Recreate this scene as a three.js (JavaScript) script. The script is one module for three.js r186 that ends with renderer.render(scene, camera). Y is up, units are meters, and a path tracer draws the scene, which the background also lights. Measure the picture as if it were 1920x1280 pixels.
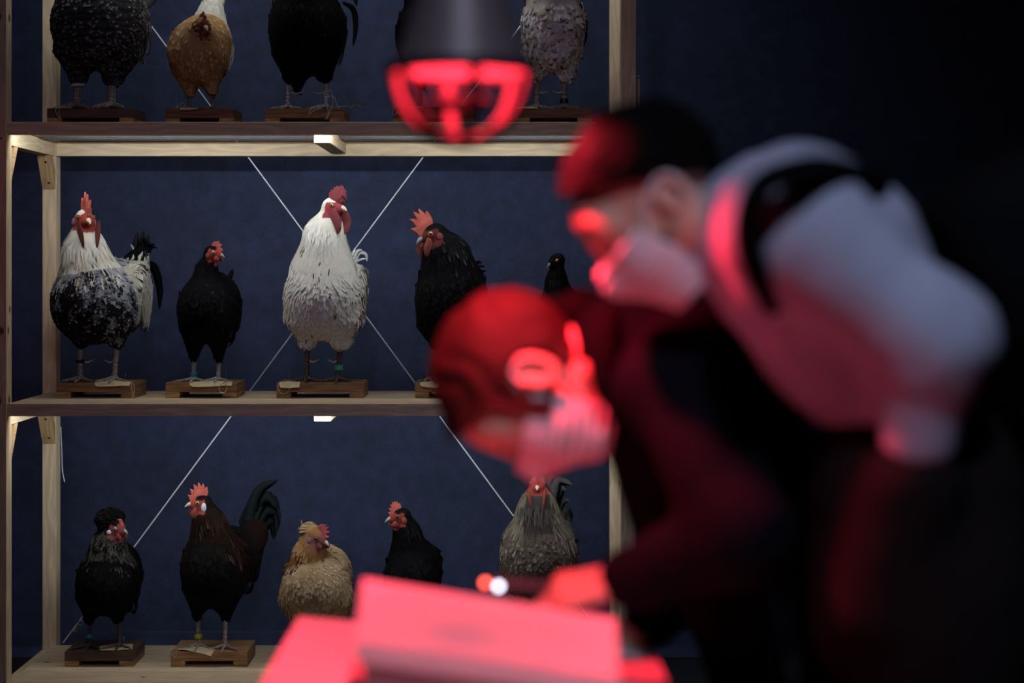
import * as THREE from 'three';
import { RoundedBoxGeometry } from 'three/addons/geometries/RoundedBoxGeometry.js';
import { RectAreaLightUniformsLib } from 'three/addons/lights/RectAreaLightUniformsLib.js';
import { mergeGeometries } from 'three/addons/utils/BufferGeometryUtils.js';
import { ImprovedNoise } from 'three/addons/math/ImprovedNoise.js';

// ---------------------------------------------------------------- camera, exposure, large lights
const EYE = 1.446, CAMZ = 5, FOCAL = 3000;
const scene = new THREE.Scene();
scene.background = new THREE.Color(0x000000);
const camera = new THREE.PerspectiveCamera(2 * Math.atan(640 / FOCAL) * 180 / Math.PI, 1.5, 0.05, 40);
camera.position.set(0, EYE, CAMZ);
camera.lookAt(0, EYE, 0);
camera.setViewOffset(1920, 1280, 0, 140, 1920, 1280);
camera.focus = 5.2;
camera.userData.fStop = 1.3;
camera.updateProjectionMatrix();
const renderer = new THREE.WebGLRenderer({ antialias: true });
renderer.toneMapping = THREE.LinearToneMapping;
renderer.toneMappingExposure = 1.0;
renderer.shadowMap.enabled = true;
RectAreaLightUniformsLib.init();
const LED_INTENSITY = 82, LED_COLOR = [0.82, 0.92, 1.0];
const HEAT_INTENSITY = 11, HEAT_COLOR = [1.0, 0.03, 0.06];
const WASH_INTENSITY = 3.5, WASH_COLOR = [0.76, 0.68, 1.0];
const SPOT_INTENSITY = 6.8, SPOT_COLOR = [0.66, 0.74, 1.0];

// ---------------------------------------------------------------- helpers
let seed = 12345;
function rnd() { seed = (seed * 1664525 + 1013904223) >>> 0; return seed / 4294967296; }
const rr = (a, b) => a + (b - a) * rnd();
const perlin = new ImprovedNoise();
const V = (x, y, z) => new THREE.Vector3(x, y, z);
const P = (x, y, d) => V((x - 960) * d / FOCAL, EYE - (y - 500) * d / FOCAL, CAMZ - d);   // a point seen at (x, y), d metres away
const names = {};
function numbered(n) { const k = names[n] = (names[n] ?? -1) + 1; return k ? n + '_' + String(k).padStart(3, '0') : n; }
function shadow(o) { o.castShadow = true; o.receiveShadow = true; return o; }
function thing(name, label, category, pos = V(0, 0, 0), group) {
  const o = new THREE.Group(); o.name = numbered(name); o.position.copy(pos); scene.add(o);
  o.userData = { label, category }; if (group) o.userData.group = group;
  return o;
}
function part(name, geo, mat, parent) { const m = shadow(new THREE.Mesh(geo, mat)); m.name = name; parent.add(m); return m; }
function structure(name, geo, mat, label, category) {
  const m = part(name, geo, mat, scene); m.userData = { kind: 'structure', label, category }; return m;
}
function lin(r, g, b) { return new THREE.Color().setRGB(r, g, b); }
// box with bevelled edges, uv in metres (u along the longest side)
function box(w, h, d, x, y, z, bev = 0.002, seg = 1) {
  let g = new RoundedBoxGeometry(w, h, d, seg, Math.min(bev, w / 3, h / 3, d / 3));
  return metreUV(g, [w, h, d]).translate(x, y, z);
}
function metreUV(g, size) {
  if (g.index) g = g.toNonIndexed();
  const p = g.attributes.position, n = g.attributes.normal, uv = new Float32Array(p.count * 2);
  const ox = rnd() * 7, oy = rnd() * 7;
  for (let i = 0; i < p.count; i += 3) {
    const k = [0, 1, 2].map(a => Math.abs(n.getComponent(i, a) + n.getComponent(i + 1, a) + n.getComponent(i + 2, a)));
    const ax = k.indexOf(Math.max(...k)); let r = [0, 1, 2].filter(a => a !== ax);
    if (size[r[1]] > size[r[0]]) r.reverse();
    for (let j = i; j < i + 3; j++) { uv[j * 2] = p.getComponent(j, r[0]) + ox; uv[j * 2 + 1] = p.getComponent(j, r[1]) + oy; }
  }
  g.setAttribute('uv', new THREE.BufferAttribute(uv, 2));
  return g;
}
// swept round tube through points with a radius at each point
function tube(pts, radii, seg = 10, closeEnds = true) {
  const pos = [], uv = [], idx = []; let prev = null, len = 0;
  const n = pts.length; let N = null;
  for (let i = 0; i < n; i++) {
    const t = pts[Math.min(i + 1, n - 1)].clone().sub(pts[Math.max(i - 1, 0)]).normalize();
    if (!N) { N = Math.abs(t.y) < 0.9 ? V(0, 1, 0) : V(1, 0, 0); }
    N = N.clone().sub(t.clone().multiplyScalar(N.dot(t))).normalize();
    const B = t.clone().cross(N); if (prev) len += pts[i].distanceTo(prev); prev = pts[i];
    const r = Array.isArray(radii) ? radii[i] : radii;
    for (let j = 0; j <= seg; j++) {
      const a = j / seg * Math.PI * 2, q = pts[i].clone().addScaledVector(N, Math.cos(a) * r).addScaledVector(B, Math.sin(a) * r);
      pos.push(q.x, q.y, q.z); uv.push(j / seg, len);
    }
  }
  for (let i = 0; i < n - 1; i++) for (let j = 0; j < seg; j++) {
    const a = i * (seg + 1) + j, b = a + seg + 1; idx.push(a, b, a + 1, b, b + 1, a + 1);
  }
  if (closeEnds) for (const e of [0, n - 1]) {
    const c = pos.length / 3; pos.push(pts[e].x, pts[e].y, pts[e].z); uv.push(0.5, 0);
    for (let j = 0; j < seg; j++) { const a = e * (seg + 1) + j; e ? idx.push(c, a, a + 1) : idx.push(c, a + 1, a); }
  }
  const g = new THREE.BufferGeometry();
  g.setAttribute('position', new THREE.Float32BufferAttribute(pos, 3));
  g.setAttribute('uv', new THREE.Float32BufferAttribute(uv, 2));
  g.setIndex(idx); g.computeVertexNormals(); return g;
}
function curve(pts, n) { return new THREE.CatmullRomCurve3(pts).getPoints(n); }
function merge(list) { return mergeGeometries(list.map(g => { g = g.index ? g.toNonIndexed() : g; for (const k of Object.keys(g.attributes)) if (!['position', 'normal', 'uv'].includes(k)) g.deleteAttribute(k); return g; })); }
// hull of eight corners: four below, four above, same winding
function prism(b, t) {
  const q = [[b[3], b[2], b[1], b[0]], [t[0], t[1], t[2], t[3]]];
  for (let i = 0; i < 4; i++) { const j = (i + 1) % 4; q.push([b[i], b[j], t[j], t[i]]); }
  const pos = [], uv = [];
  for (const f of q) {
    const u = f[1].clone().sub(f[0]).normalize(), nn = u.clone().cross(f[3].clone().sub(f[0])).normalize(), w = nn.clone().cross(u);
    for (const k of [0, 1, 2, 0, 2, 3]) { pos.push(f[k].x, f[k].y, f[k].z); const e = f[k].clone().sub(f[0]); uv.push(e.dot(u), e.dot(w)); }
  }
  const g = new THREE.BufferGeometry();
  g.setAttribute('position', new THREE.Float32BufferAttribute(pos, 3)); g.setAttribute('uv', new THREE.Float32BufferAttribute(uv, 2));
  g.computeVertexNormals(); return g;
}
// ---- implicit shapes: tapered capsules and ellipsoids joined by a smooth minimum, meshed with surface nets
function smin(a, b, k) { const h = Math.max(k - Math.abs(a - b), 0) / k; return Math.min(a, b) - h * h * k * 0.25; }
function sdPrim(q, x, y, z) {
  if (q.e) {
    let dx = x - q.c.x, dy = y - q.c.y, dz = z - q.c.z;
    if (q.m) { const e = q.m, a = dx * e[0] + dy * e[1] + dz * e[2], b = dx * e[3] + dy * e[4] + dz * e[5], c = dx * e[6] + dy * e[7] + dz * e[8]; dx = a; dy = b; dz = c; }
    const k0 = Math.hypot(dx / q.r.x, dy / q.r.y, dz / q.r.z), k1 = Math.hypot(dx / (q.r.x * q.r.x), dy / (q.r.y * q.r.y), dz / (q.r.z * q.r.z));
    return k1 < 1e-9 ? -Math.min(q.r.x, q.r.y, q.r.z) : k0 * (k0 - 1) / k1;
  }
  const ax = x - q.a.x, ay = y - q.a.y, az = z - q.a.z, bx = q.b.x - q.a.x, by = q.b.y - q.a.y, bz = q.b.z - q.a.z;
  const h = Math.min(1, Math.max(0, (ax * bx + ay * by + az * bz) / (bx * bx + by * by + bz * bz + 1e-12)));
  return Math.hypot(ax - bx * h, ay - by * h, az - bz * h) - (q.ra + (q.rb - q.ra) * h);
}
const cap = (a, b, ra, rb, tag) => ({ a, b, ra, rb, tag });
const ell = (c, r, tag, m) => ({ e: 1, c, r, tag, m });
function field(prims, k) { return (x, y, z) => { let d = 1e9; for (const q of prims) { const v = sdPrim(q, x, y, z); d = d > 1e8 ? v : smin(d, v, k); } return d; }; }
function bounds(prims, pad) {
  const b = new THREE.Box3();
  for (const q of prims) {
    if (q.e) { const m = Math.max(q.r.x, q.r.y, q.r.z), r = q.m ? V(m, m, m) : q.r; b.expandByPoint(q.c.clone().add(r)); b.expandByPoint(q.c.clone().sub(r)); }
    else for (const [c, r] of [[q.a, q.ra], [q.b, q.rb]]) { b.expandByPoint(c.clone().addScalar(r)); b.expandByPoint(c.clone().addScalar(-r)); }
  }
  return b.expandByScalar(pad);
}
function net(f, bx, cell, colour) {
  const mn = bx.min, nx = Math.ceil((bx.max.x - mn.x) / cell) + 1, ny = Math.ceil((bx.max.y - mn.y) / cell) + 1, nz = Math.ceil((bx.max.z - mn.z) / cell) + 1;
  const v = new Float32Array(nx * ny * nz), id = new Int32Array(nx * ny * nz).fill(-1), I = (i, j, k) => (k * ny + j) * nx + i;
  for (let k = 0; k < nz; k++) for (let j = 0; j < ny; j++) for (let i = 0; i < nx; i++) v[I(i, j, k)] = f(mn.x + i * cell, mn.y + j * cell, mn.z + k * cell);
  const pos = [], idx = [];
  const E = [[0, 1], [2, 3], [4, 5], [6, 7], [0, 2], [1, 3], [4, 6], [5, 7], [0, 4], [1, 5], [2, 6], [3, 7]], c = new Float32Array(8);
  for (let k = 0; k < nz - 1; k++) for (let j = 0; j < ny - 1; j++) for (let i = 0; i < nx - 1; i++) {
    let m = 0;
    for (let q = 0; q < 8; q++) { c[q] = v[I(i + (q & 1), j + (q >> 1 & 1), k + (q >> 2))]; if (c[q] < 0) m |= 1 << q; }
    if (m === 0 || m === 255) continue;
    let n = 0, x = 0, y = 0, z = 0;
    for (const [a, b] of E) if ((c[a] < 0) !== (c[b] < 0)) {
      const t = c[a] / (c[a] - c[b]);
      x += (a & 1) + t * ((b & 1) - (a & 1)); y += (a >> 1 & 1) + t * ((b >> 1 & 1) - (a >> 1 & 1)); z += (a >> 2) + t * ((b >> 2) - (a >> 2)); n++;
    }
    id[I(i, j, k)] = pos.length / 3; pos.push(mn.x + (i + x / n) * cell, mn.y + (j + y / n) * cell, mn.z + (k + z / n) * cell);
  }
  const quad = (a, b, c2, d, flip) => { if (a < 0 || b < 0 || c2 < 0 || d < 0) return; flip ? idx.push(a, c2, b, a, d, c2) : idx.push(a, b, c2, a, c2, d); };
  for (let k = 1; k < nz - 1; k++) for (let j = 1; j < ny - 1; j++) for (let i = 1; i < nx - 1; i++) {
    const s = v[I(i, j, k)] < 0;
    if (s !== v[I(i + 1, j, k)] < 0) quad(id[I(i, j - 1, k - 1)], id[I(i, j, k - 1)], id[I(i, j, k)], id[I(i, j - 1, k)], !s);
    if (s !== v[I(i, j + 1, k)] < 0) quad(id[I(i - 1, j, k - 1)], id[I(i - 1, j, k)], id[I(i, j, k)], id[I(i, j, k - 1)], !s);
    if (s !== v[I(i, j, k + 1)] < 0) quad(id[I(i - 1, j - 1, k)], id[I(i, j - 1, k)], id[I(i, j, k)], id[I(i - 1, j, k)], !s);
  }
  const nor = new Float32Array(pos.length), e = cell * 0.5;
  for (let q = 0; q < pos.length; q += 3) {
    const [x, y, z] = [pos[q], pos[q + 1], pos[q + 2]];
    let a = f(x + e, y, z) - f(x - e, y, z), b = f(x, y + e, z) - f(x, y - e, z), d = f(x, y, z + e) - f(x, y, z - e); const l = Math.hypot(a, b, d) || 1;
    nor[q] = a / l; nor[q + 1] = b / l; nor[q + 2] = d / l;
  }
  const g = new THREE.BufferGeometry();
  g.setAttribute('position', new THREE.Float32BufferAttribute(pos, 3)); g.setAttribute('normal', new THREE.BufferAttribute(nor, 3));
  const uv = new Float32Array(pos.length / 3 * 2); for (let q = 0; q < uv.length / 2; q++) { uv[q * 2] = pos[q * 3] + pos[q * 3 + 2]; uv[q * 2 + 1] = pos[q * 3 + 1]; }
  g.setAttribute('uv', new THREE.BufferAttribute(uv, 2));
  if (colour) { const cl = new Float32Array(pos.length); for (let q = 0; q < pos.length; q += 3) { const o = colour(pos[q], pos[q + 1], pos[q + 2]); cl[q] = o[0]; cl[q + 1] = o[1]; cl[q + 2] = o[2]; } g.setAttribute('color', new THREE.BufferAttribute(cl, 3)); }
  g.setIndex(idx); return g;
}

// ---------------------------------------------------------------- textures
function tex(w, h, fn, srgb, rx = 1, ry = 1) {
  const d = new Uint8Array(w * h * 4);
  for (let y = 0; y < h; y++) for (let x = 0; x < w; x++) { const c = fn(x / w, y / h), i = (y * w + x) * 4; d[i] = c[0]; d[i + 1] = c[1]; d[i + 2] = c[2]; d[i + 3] = 255; }
  const t = new THREE.DataTexture(d, w, h); t.wrapS = t.wrapT = THREE.RepeatWrapping; t.magFilter = THREE.LinearFilter; t.minFilter = THREE.LinearMipmapLinearFilter; t.generateMipmaps = true;
  if (srgb) t.colorSpace = THREE.SRGBColorSpace; t.repeat.set(rx, ry); t.needsUpdate = true; return t;
}
function tn(u, v, fu, fv, s) {
  const x = Math.cos(u * 6.2832) * fu / 6.2832 + s, y = Math.sin(u * 6.2832) * fu / 6.2832 + s * 1.7, n = perlin.noise(x, y, v * fv + 0.37);
  if (v < 0.85) return n; const k = (v - 0.85) / 0.15; return n * (1 - k) + perlin.noise(x, y, (v - 1) * fv + 0.37) * k;
}
const cl8 = v => Math.max(0, Math.min(255, v));
function woodTex(base, contrast, knots, s) {          // one repeat is 1.2 m by 0.3 m
  const K = []; for (let i = 0; i < knots; i++) K.push([rnd(), rnd() * 0.8 + 0.1, rr(0.006, 0.014)]);
  return tex(1024, 256, (u, v) => {
    let warp = tn(u, v, 5, 4, s) * 0.12;
    for (const [a, b] of K) { const dx = (u - a) * 1.2, dy = (v - b) * 0.3; warp += 0.045 * Math.sign(dy) * Math.exp(-(dx * dx / 0.006 + Math.abs(dy) / 0.03)); }
    const g = Math.sin((v + warp) * 69.115 + tn(u, v, 9, 14, s + 3) * 5), fine = tn(u, v, 24, 160, s + 9);
    let m = 1 + contrast * (0.55 * g * Math.abs(g) + 0.9 * fine + 0.6 * tn(u, v, 3, 3, s + 5)), kk = 0;
    for (const [a, b, r] of K) { const q = Math.hypot((u - a) * 1.2, (v - b) * 0.3 * 1.3) / r; kk = Math.max(kk, q < 1 ? 1 - q * q * 0.45 : Math.exp(-(q - 1) * 4) * 0.35); }
    return [cl8(base[0] * m * (1 - kk * 0.55)), cl8(base[1] * m * (1 - kk * 0.66)), cl8(base[2] * m * (1 - kk * 0.75))];
  }, true, 1 / 1.2, 1 / 0.3);
}
const woodBump = tex(512, 256, (u, v) => { const c = cl8(128 + 90 * tn(u, v, 14, 130, 2) + 40 * tn(u, v, 60, 200, 7)); return [c, c, c]; }, false, 1 / 0.6, 1 / 0.15);
function woodMat(base, contrast, knots, s, rough = 0.72) { return new THREE.MeshStandardMaterial({ map: woodTex(base, contrast, knots, s), roughness: rough, bumpMap: woodBump, bumpScale: 0.0006 }); }
const pine = [woodMat([214, 190, 156], 0.10, 5, 1), woodMat([222, 197, 160], 0.09, 2, 12), woodMat([205, 181, 148], 0.12, 4, 31)];
const braceWood = woodMat([186, 152, 108], 0.14, 3, 44);
const boardWood = [woodMat([138, 100, 66], 0.22, 0, 5), woodMat([112, 76, 52], 0.22, 0, 15), woodMat([88, 62, 52], 0.2, 0, 25), woodMat([158, 118, 78], 0.2, 1, 35)];
const footWood = woodMat([168, 130, 84], 0.28, 0, 55);
const aluminium = new THREE.MeshStandardMaterial({ color: lin(0.10, 0.10, 0.11), metalness: 0.4, roughness: 0.45 });
const steel = new THREE.MeshStandardMaterial({ color: lin(0.66, 0.67, 0.7), metalness: 1, roughness: 0.28 });
const cableMat = new THREE.MeshStandardMaterial({ color: lin(0.88, 0.9, 0.93), metalness: 0.2, roughness: 0.4 });
const wallMap = tex(512, 512, (u, v) => { const k = 1 + 0.10 * tn(u, v, 6, 6, 3) + 0.16 * tn(u, v, 40, 40, 8) + 0.12 * tn(u, v, 160, 160, 4); return [cl8(41 * k), cl8(50 * k), cl8(78 * k)]; }, true, 0.5, 0.5);
const wallBump = tex(512, 512, (u, v) => { const c = cl8(128 + 60 * tn(u, v, 30, 30, 6) + 70 * tn(u, v, 120, 120, 14)); return [c, c, c]; }, false, 1, 1);
const navy = new THREE.MeshStandardMaterial({ map: wallMap, bumpMap: wallBump, bumpScale: 0.0015, roughness: 0.85 });
const navyTrim = new THREE.MeshStandardMaterial({ map: wallMap, roughness: 0.7 });
const floorMat = new THREE.MeshStandardMaterial({ color: lin(0.018, 0.018, 0.02), roughness: 0.7, bumpMap: wallBump, bumpScale: 0.001 });
const darkPaint = new THREE.MeshStandardMaterial({ color: lin(0.012, 0.013, 0.018), roughness: 0.9 });

// ---------------------------------------------------------------- room
const WZ = -0.92, XL = -3.4, XR = 3.4, ZR = 7.2, H = 3.3;
structure('wall_back', metreUV(new THREE.BoxGeometry(XR - XL + 0.4, H + 0.2, 0.15), [9, 4, 1]).translate(0, H / 2, WZ - 0.075), navy, 'dark navy painted wall behind the shelves', 'wall');
structure('wall_left', box(0.15, H + 0.2, ZR - WZ + 0.3, XL - 0.075, H / 2, (ZR + WZ) / 2), darkPaint, 'black side wall at the left, outside the view', 'wall');
structure('wall_right', box(0.15, H + 0.2, ZR - WZ + 0.3, XR + 0.075, H / 2, (ZR + WZ) / 2), darkPaint, 'black side wall at the right, outside the view', 'wall');
structure('wall_front', box(XR - XL + 0.4, H + 0.2, 0.15, 0, H / 2, ZR + 0.075), darkPaint, 'black wall behind the photographer', 'wall');
structure('floor', box(XR - XL + 0.4, 0.12, ZR - WZ + 0.4, 0, -0.06, (ZR + WZ) / 2), floorMat, 'dark floor below the shelves', 'floor');
structure('ceiling', box(XR - XL + 0.4, 0.12, ZR - WZ + 0.4, 0, H + 0.06, (ZR + WZ) / 2), darkPaint, 'black ceiling above the shelves', 'ceiling');
structure('baseboard_back', box(XR - XL - 0.01, 0.1, 0.014, 0, 0.0515, WZ + 0.007, 0.004), navyTrim, 'low navy skirting board along the back wall', 'baseboard');

// ---------------------------------------------------------------- shelving unit
const IL = -1.58, IR = 0.34, PW = 0.048, PD = 0.054;          // inner faces of the posts, post section
const BZ = -0.545;                                             // front of the back posts
const shelfTop = [EYE + 1.325, EYE + 0.4533, EYE - 0.428, EYE - 1.303];   // deck heights
const unit = thing('shelving_unit', 'tall pale pine shelving unit with wire cross bracing and lit shelves', 'shelving', V(0, 0, 0));
const postTop = shelfTop[0] + 0.02;
function post(x, z) { part('post', box(PW, postTop, PD, x, postTop / 2, z), pine[(x > 0 ? 1 : 0)], unit); }
post(IL - PW / 2, -PD / 2); post(IR + PW / 2, -PD / 2); post(IL - PW / 2, BZ - PD / 2); post(IR + PW / 2, BZ - PD / 2);
const ledMat = new THREE.MeshStandardMaterial({ color: lin(0.8, 0.8, 0.8), emissive: lin(...LED_COLOR), emissiveIntensity: 6 });
const cxm = (IL + IR) / 2, wid = IR - IL;
function screw(p, n) { const g = new THREE.CylinderGeometry(0.0042, 0.0042, 0.0016, 10); g.applyQuaternion(new THREE.Quaternion().setFromUnitVectors(V(0, 1, 0), n)); return part('screw', g.translate(p.x, p.y, p.z), steel, unit); }
shelfTop.forEach((T, s) => {
  const under = T - 0.02;
  part('fascia', box(wid, 0.04, 0.021, cxm, T - 0.02, -0.0125 - 0.006), pine[s % 3], unit);
  const dw = (0.513 - 0.03) / 4;                                // four deck planks
  for (let i = 0; i < 4; i++) part('shelf_plank', box(wid - 0.002, 0.02, dw - 0.0025, cxm, T - 0.01 + 0.0003 * (i % 2), -0.03 - dw * (i + 0.5), 0.0015), pine[(i + s) % 3], unit);
  part('back_rail', box(wid - 0.001, 0.05, 0.03, cxm, under - 0.025, BZ - 0.015), pine[1], unit);
  for (const [x, k] of [[IL, 1], [IR, -1]]) {
    part('side_rail', box(PW - 0.004, 0.05, -BZ - PD - 0.001, x - k * (PW / 2), under - 0.0255, (BZ - PD) / 2), pine[1], unit);
    // knee braces in the plane of the side frame
    for (const [z0, dir] of [[-PD, -1], [BZ, 1]]) {
      const y0 = under - 0.051, L = 0.115, a = z0 + dir * 0.001, w = PW * 0.92, xa = x - k * (PW / 2) - w / 2, xb = xa + w;
      const pz = [[a, y0 - L - 0.0], [a, y0 - L + 0.062], [a + dir * (0.068 - 0.03), y0], [a + dir * 0.068, y0]];
      const q = dir > 0 ? pz : pz.slice().reverse();
      part('knee_brace', prism(q.map(([z, y]) => V(xa, y, z)), q.map(([z, y]) => V(xb, y, z))), braceWood, unit);
      if (dir > 0) { const nn = V(0, -0.068, L).normalize(); for (const t of [0.2, 0.8]) screw(V((xa + xb) / 2 + 0.004 * k, y0 - L * (1 - t), a + 0.068 * t).addScaledVector(nn, 0.0004), V(0, -0.5, 0.86)); }
    }
  }
  const sx = (604.5 - 960) * 5.07 / FOCAL;
  part('strut', box(0.052, 0.042, -BZ - 0.066, sx, under - 0.021, (BZ - 0.064) / 2 - 0.001), pine[2], unit);
  // aluminium channel under the deck
  for (const [xa, xb] of [[IL + 0.02, sx - 0.027], [sx + 0.027, IR - 0.02]]) {
    part('metal_channel', merge([box(xb - xa, 0.003, 0.05, (xa + xb) / 2, under - 0.0016, -0.33, 0.0008), box(xb - xa, 0.005, 0.003, (xa + xb) / 2, under - 0.0048, -0.352, 0.0008), box(xb - xa, 0.004, 0.003, (xa + xb) / 2, under - 0.004, -0.33, 0.0008)]), aluminium, unit);
  }
  // LED strip tucked behind the fascia
  part('led_strip', box(wid - 0.08, 0.012, 0.005, cxm, under - 0.008, -0.0325, 0.001), ledMat, unit);
  const L = new THREE.RectAreaLight(lin(...LED_COLOR), LED_INTENSITY, wid - 0.08, 0.012);
  L.position.set(cxm, under - 0.009, -0.0365); L.lookAt(cxm, under - 0.009 - 0.45, -0.0365 - 1); L.name = 'led_light'; scene.add(L);
});
screw(V((2 - 960) * 5 / FOCAL, EYE - (259 - 500) * 5 / FOCAL, 0.0006), V(0, 0, 1));
// bracing cables across the back
const B = (x, y) => P(x, y, 5.575);
for (const [a, b] of [[[100, -200], [1143, 1211]], [[1143, -177], [118, 1205]]]) {
  part('bracing_cable', tube([B(...a), B((a[0] + b[0]) / 2, (a[1] + b[1]) / 2), B(...b)], 0.0021, 6), cableMat, unit);
}
{ const g = new THREE.TorusGeometry(0.0085, 0.0018, 8, 20); const c = B(152, 1167); part('cable_ring', g.translate(c.x, c.y, c.z + 0.004), steel, unit);
  part('cable_clamp', tube([B(146, 1174), B(138, 1184)], 0.004, 8), steel, unit); }
{ const a = P(1197.5, 147, 5.06), b = P(1196.5, 330, 5.06); part('cable_stub', tube([a, a.clone().lerp(b, 0.5), b], 0.0042, 8), pine[0], unit);
  part('cable_hook', tube(curve([P(1194, 149, 5.05), P(1195, 145, 5.06), P(1198, 143, 5.06), P(1198, 148, 5.06)], 12), 0.0022, 6), steel, unit); }
{ part('loose_wire', tube(curve([P(114, 800, 5.6), P(116, 850, 5.6), P(117, 880, 5.6), P(121, 903, 5.59)], 14), 0.0012, 5), cableMat, unit); }

// ---------------------------------------------------------------- mounted birds
const scaleBump = tex(128, 256, (u, v) => { const row = Math.floor(v * 16), a = (v * 16) % 1, b = ((u * 4 + (row % 2) * 0.5) % 1); const e = Math.min(a, 1 - a, b, 1 - b); const c = cl8(60 + 195 * Math.min(1, e * 5)); return [c, c, c]; }, false, 1, 16);
const scaleCol = tex(128, 256, (u, v) => { const row = Math.floor(v * 16), a = (v * 16) % 1, b = ((u * 4 + (row % 2) * 0.5) % 1); const e = Math.min(a, 1 - a, b, 1 - b); const q = perlin.noise(Math.floor(u * 4 + (row % 2) * 0.5) * 1.7, row * 2.3, 1.1); const c = cl8(255 * (0.45 + 0.55 * Math.min(1, e * 6)) * (0.85 + 0.5 * q)); return [c, c, c]; }, true, 1, 16);
const plumageMat = new THREE.MeshPhysicalMaterial({ vertexColors: true, roughness: 0.7, specularIntensity: 0.14, side: THREE.DoubleSide });
const skinMat = new THREE.MeshPhysicalMaterial({ vertexColors: true, roughness: 0.75, specularIntensity: 0.14 });
const combBump = tex(256, 256, (u, v) => { const c = cl8(128 + 160 * tn(u, v, 50, 50, 3) + 100 * tn(u, v, 110, 110, 5)); return [c, c, c]; }, false, 12, 12);
const combMats = {
  coral: new THREE.MeshStandardMaterial({ color: lin(0.66, 0.125, 0.085), roughness: 0.62, bumpMap: combBump, bumpScale: 0.0025 }),
  rose: new THREE.MeshStandardMaterial({ color: lin(0.52, 0.085, 0.10), roughness: 0.6, bumpMap: combBump, bumpScale: 0.0025 }),
  dark: new THREE.MeshStandardMaterial({ color: lin(0.34, 0.05, 0.05), roughness: 0.6, bumpMap: combBump, bumpScale: 0.0025 }),
};
const hornMat = c => new THREE.MeshStandardMaterial({ color: lin(...c), roughness: 0.4 });
const beakPale = hornMat([0.62, 0.5, 0.34]), beakGrey = hornMat([0.34, 0.33, 0.33]), beakDark = hornMat([0.12, 0.11, 0.11]);
const eyeBlack = new THREE.MeshPhysicalMaterial({ color: lin(0.01, 0.01, 0.01), roughness: 0.08, clearcoat: 1 });
const irisMats = { yellow: hornMat([0.7, 0.5, 0.08]), orange: hornMat([0.65, 0.24, 0.04]), white: hornMat([0.72, 0.72, 0.68]), brown: hornMat([0.2, 0.09, 0.03]) };
const lobeWhite = new THREE.MeshStandardMaterial({ color: lin(0.75, 0.72, 0.78), roughness: 0.7 });
const lobePink = new THREE.MeshStandardMaterial({ color: lin(0.5, 0.25, 0.32), roughness: 0.75, bumpMap: combBump, bumpScale: 0.002 });
const legMats = {
  pale: new THREE.MeshStandardMaterial({ color: lin(0.75, 0.61, 0.5), map: scaleCol, roughness: 0.55, bumpMap: scaleBump, bumpScale: 0.001 }),
  grey: new THREE.MeshStandardMaterial({ color: lin(0.45, 0.40, 0.38), map: scaleCol, roughness: 0.5, bumpMap: scaleBump, bumpScale: 0.001 }),
  dark: new THREE.MeshStandardMaterial({ color: lin(0.2, 0.14, 0.115), map: scaleCol, roughness: 0.45, bumpMap: scaleBump, bumpScale: 0.001 }),
  white: new THREE.MeshStandardMaterial({ color: lin(0.85, 0.8, 0.76), map: scaleCol, roughness: 0.5, bumpMap: scaleBump, bumpScale: 0.001 }),
};
const ringMats = { teal: hornMat([0.02, 0.32, 0.33]), green: hornMat([0.05, 0.42, 0.26]), yellow: hornMat([0.55, 0.5, 0.02]), black: hornMat([0.015, 0.015, 0.015]), white: hornMat([0.6, 0.55, 0.5]) };
const mix = (a, b, t) => [a[0] + (b[0] - a[0]) * t, a[1] + (b[1] - a[1]) * t, a[2] + (b[2] - a[2]) * t];
const vary = (c, k) => { const m = 1 + rr(-k, k); return [c[0] * m, c[1] * m, c[2] * m]; };

// one small feather appended to flat arrays
const ROWS = [[0, 0.5], [0.35, 1], [0.68, 0.92], [0.9, 0.55], [1, 0.06]];
function addFeather(A, p, n, dir, len, w, lift, base, tip, curl = 0, fld = null, cling = 0.75) {
  const side = n.clone().cross(dir).normalize(), i0 = A.pos.length / 3;
  let off = 0;
  ROWS.forEach(([t, ww], r) => {
    const h = -0.0015 + lift * Math.pow(t, 1.3);
    if (fld && r) { const q = p.clone().addScaledVector(dir, t * len).addScaledVector(n, off), d = fld(q.x, q.y, q.z); off += d < 0 ? -d : -Math.min(d * cling, 0.14 * len); }
    const c = r < 2 ? base : r === 2 ? mix(base, tip, A.soft ?? 0.35) : tip;
    for (const s of [-1, 0, 1]) {
      const q = p.clone().addScaledVector(dir, t * len).addScaledVector(side, s * ww * w * 0.5 + curl * t * t * len).addScaledVector(n, off + h - Math.abs(s) * w * 0.09);
      A.pos.push(q.x, q.y, q.z);
      const m = n.clone().addScaledVector(side, s * 0.45).addScaledVector(dir, -lift / len * 0.8).normalize();
      A.nor.push(m.x, m.y, m.z); const k = s ? 1 : A.quill ?? 1.0; A.col.push(c[0] * k, c[1] * k, c[2] * k);
    }
  });
  for (let r = 0; r < 4; r++) for (let s = 0; s < 2; s++) { const a = i0 + r * 3 + s, b = a + 3; A.idx.push(a, b, a + 1, b, b + 1, a + 1); }
}
function featherGeo(A) {
  const g = new THREE.BufferGeometry();
  g.setAttribute('position', new THREE.Float32BufferAttribute(A.pos, 3)); g.setAttribute('normal', new THREE.Float32BufferAttribute(A.nor, 3));
  g.setAttribute('color', new THREE.Float32BufferAttribute(A.col, 3));
  g.setAttribute('uv', new THREE.Float32BufferAttribute(new Float32Array(A.pos.length / 3 * 2), 2)); g.setIndex(A.idx); return g;
}
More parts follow.
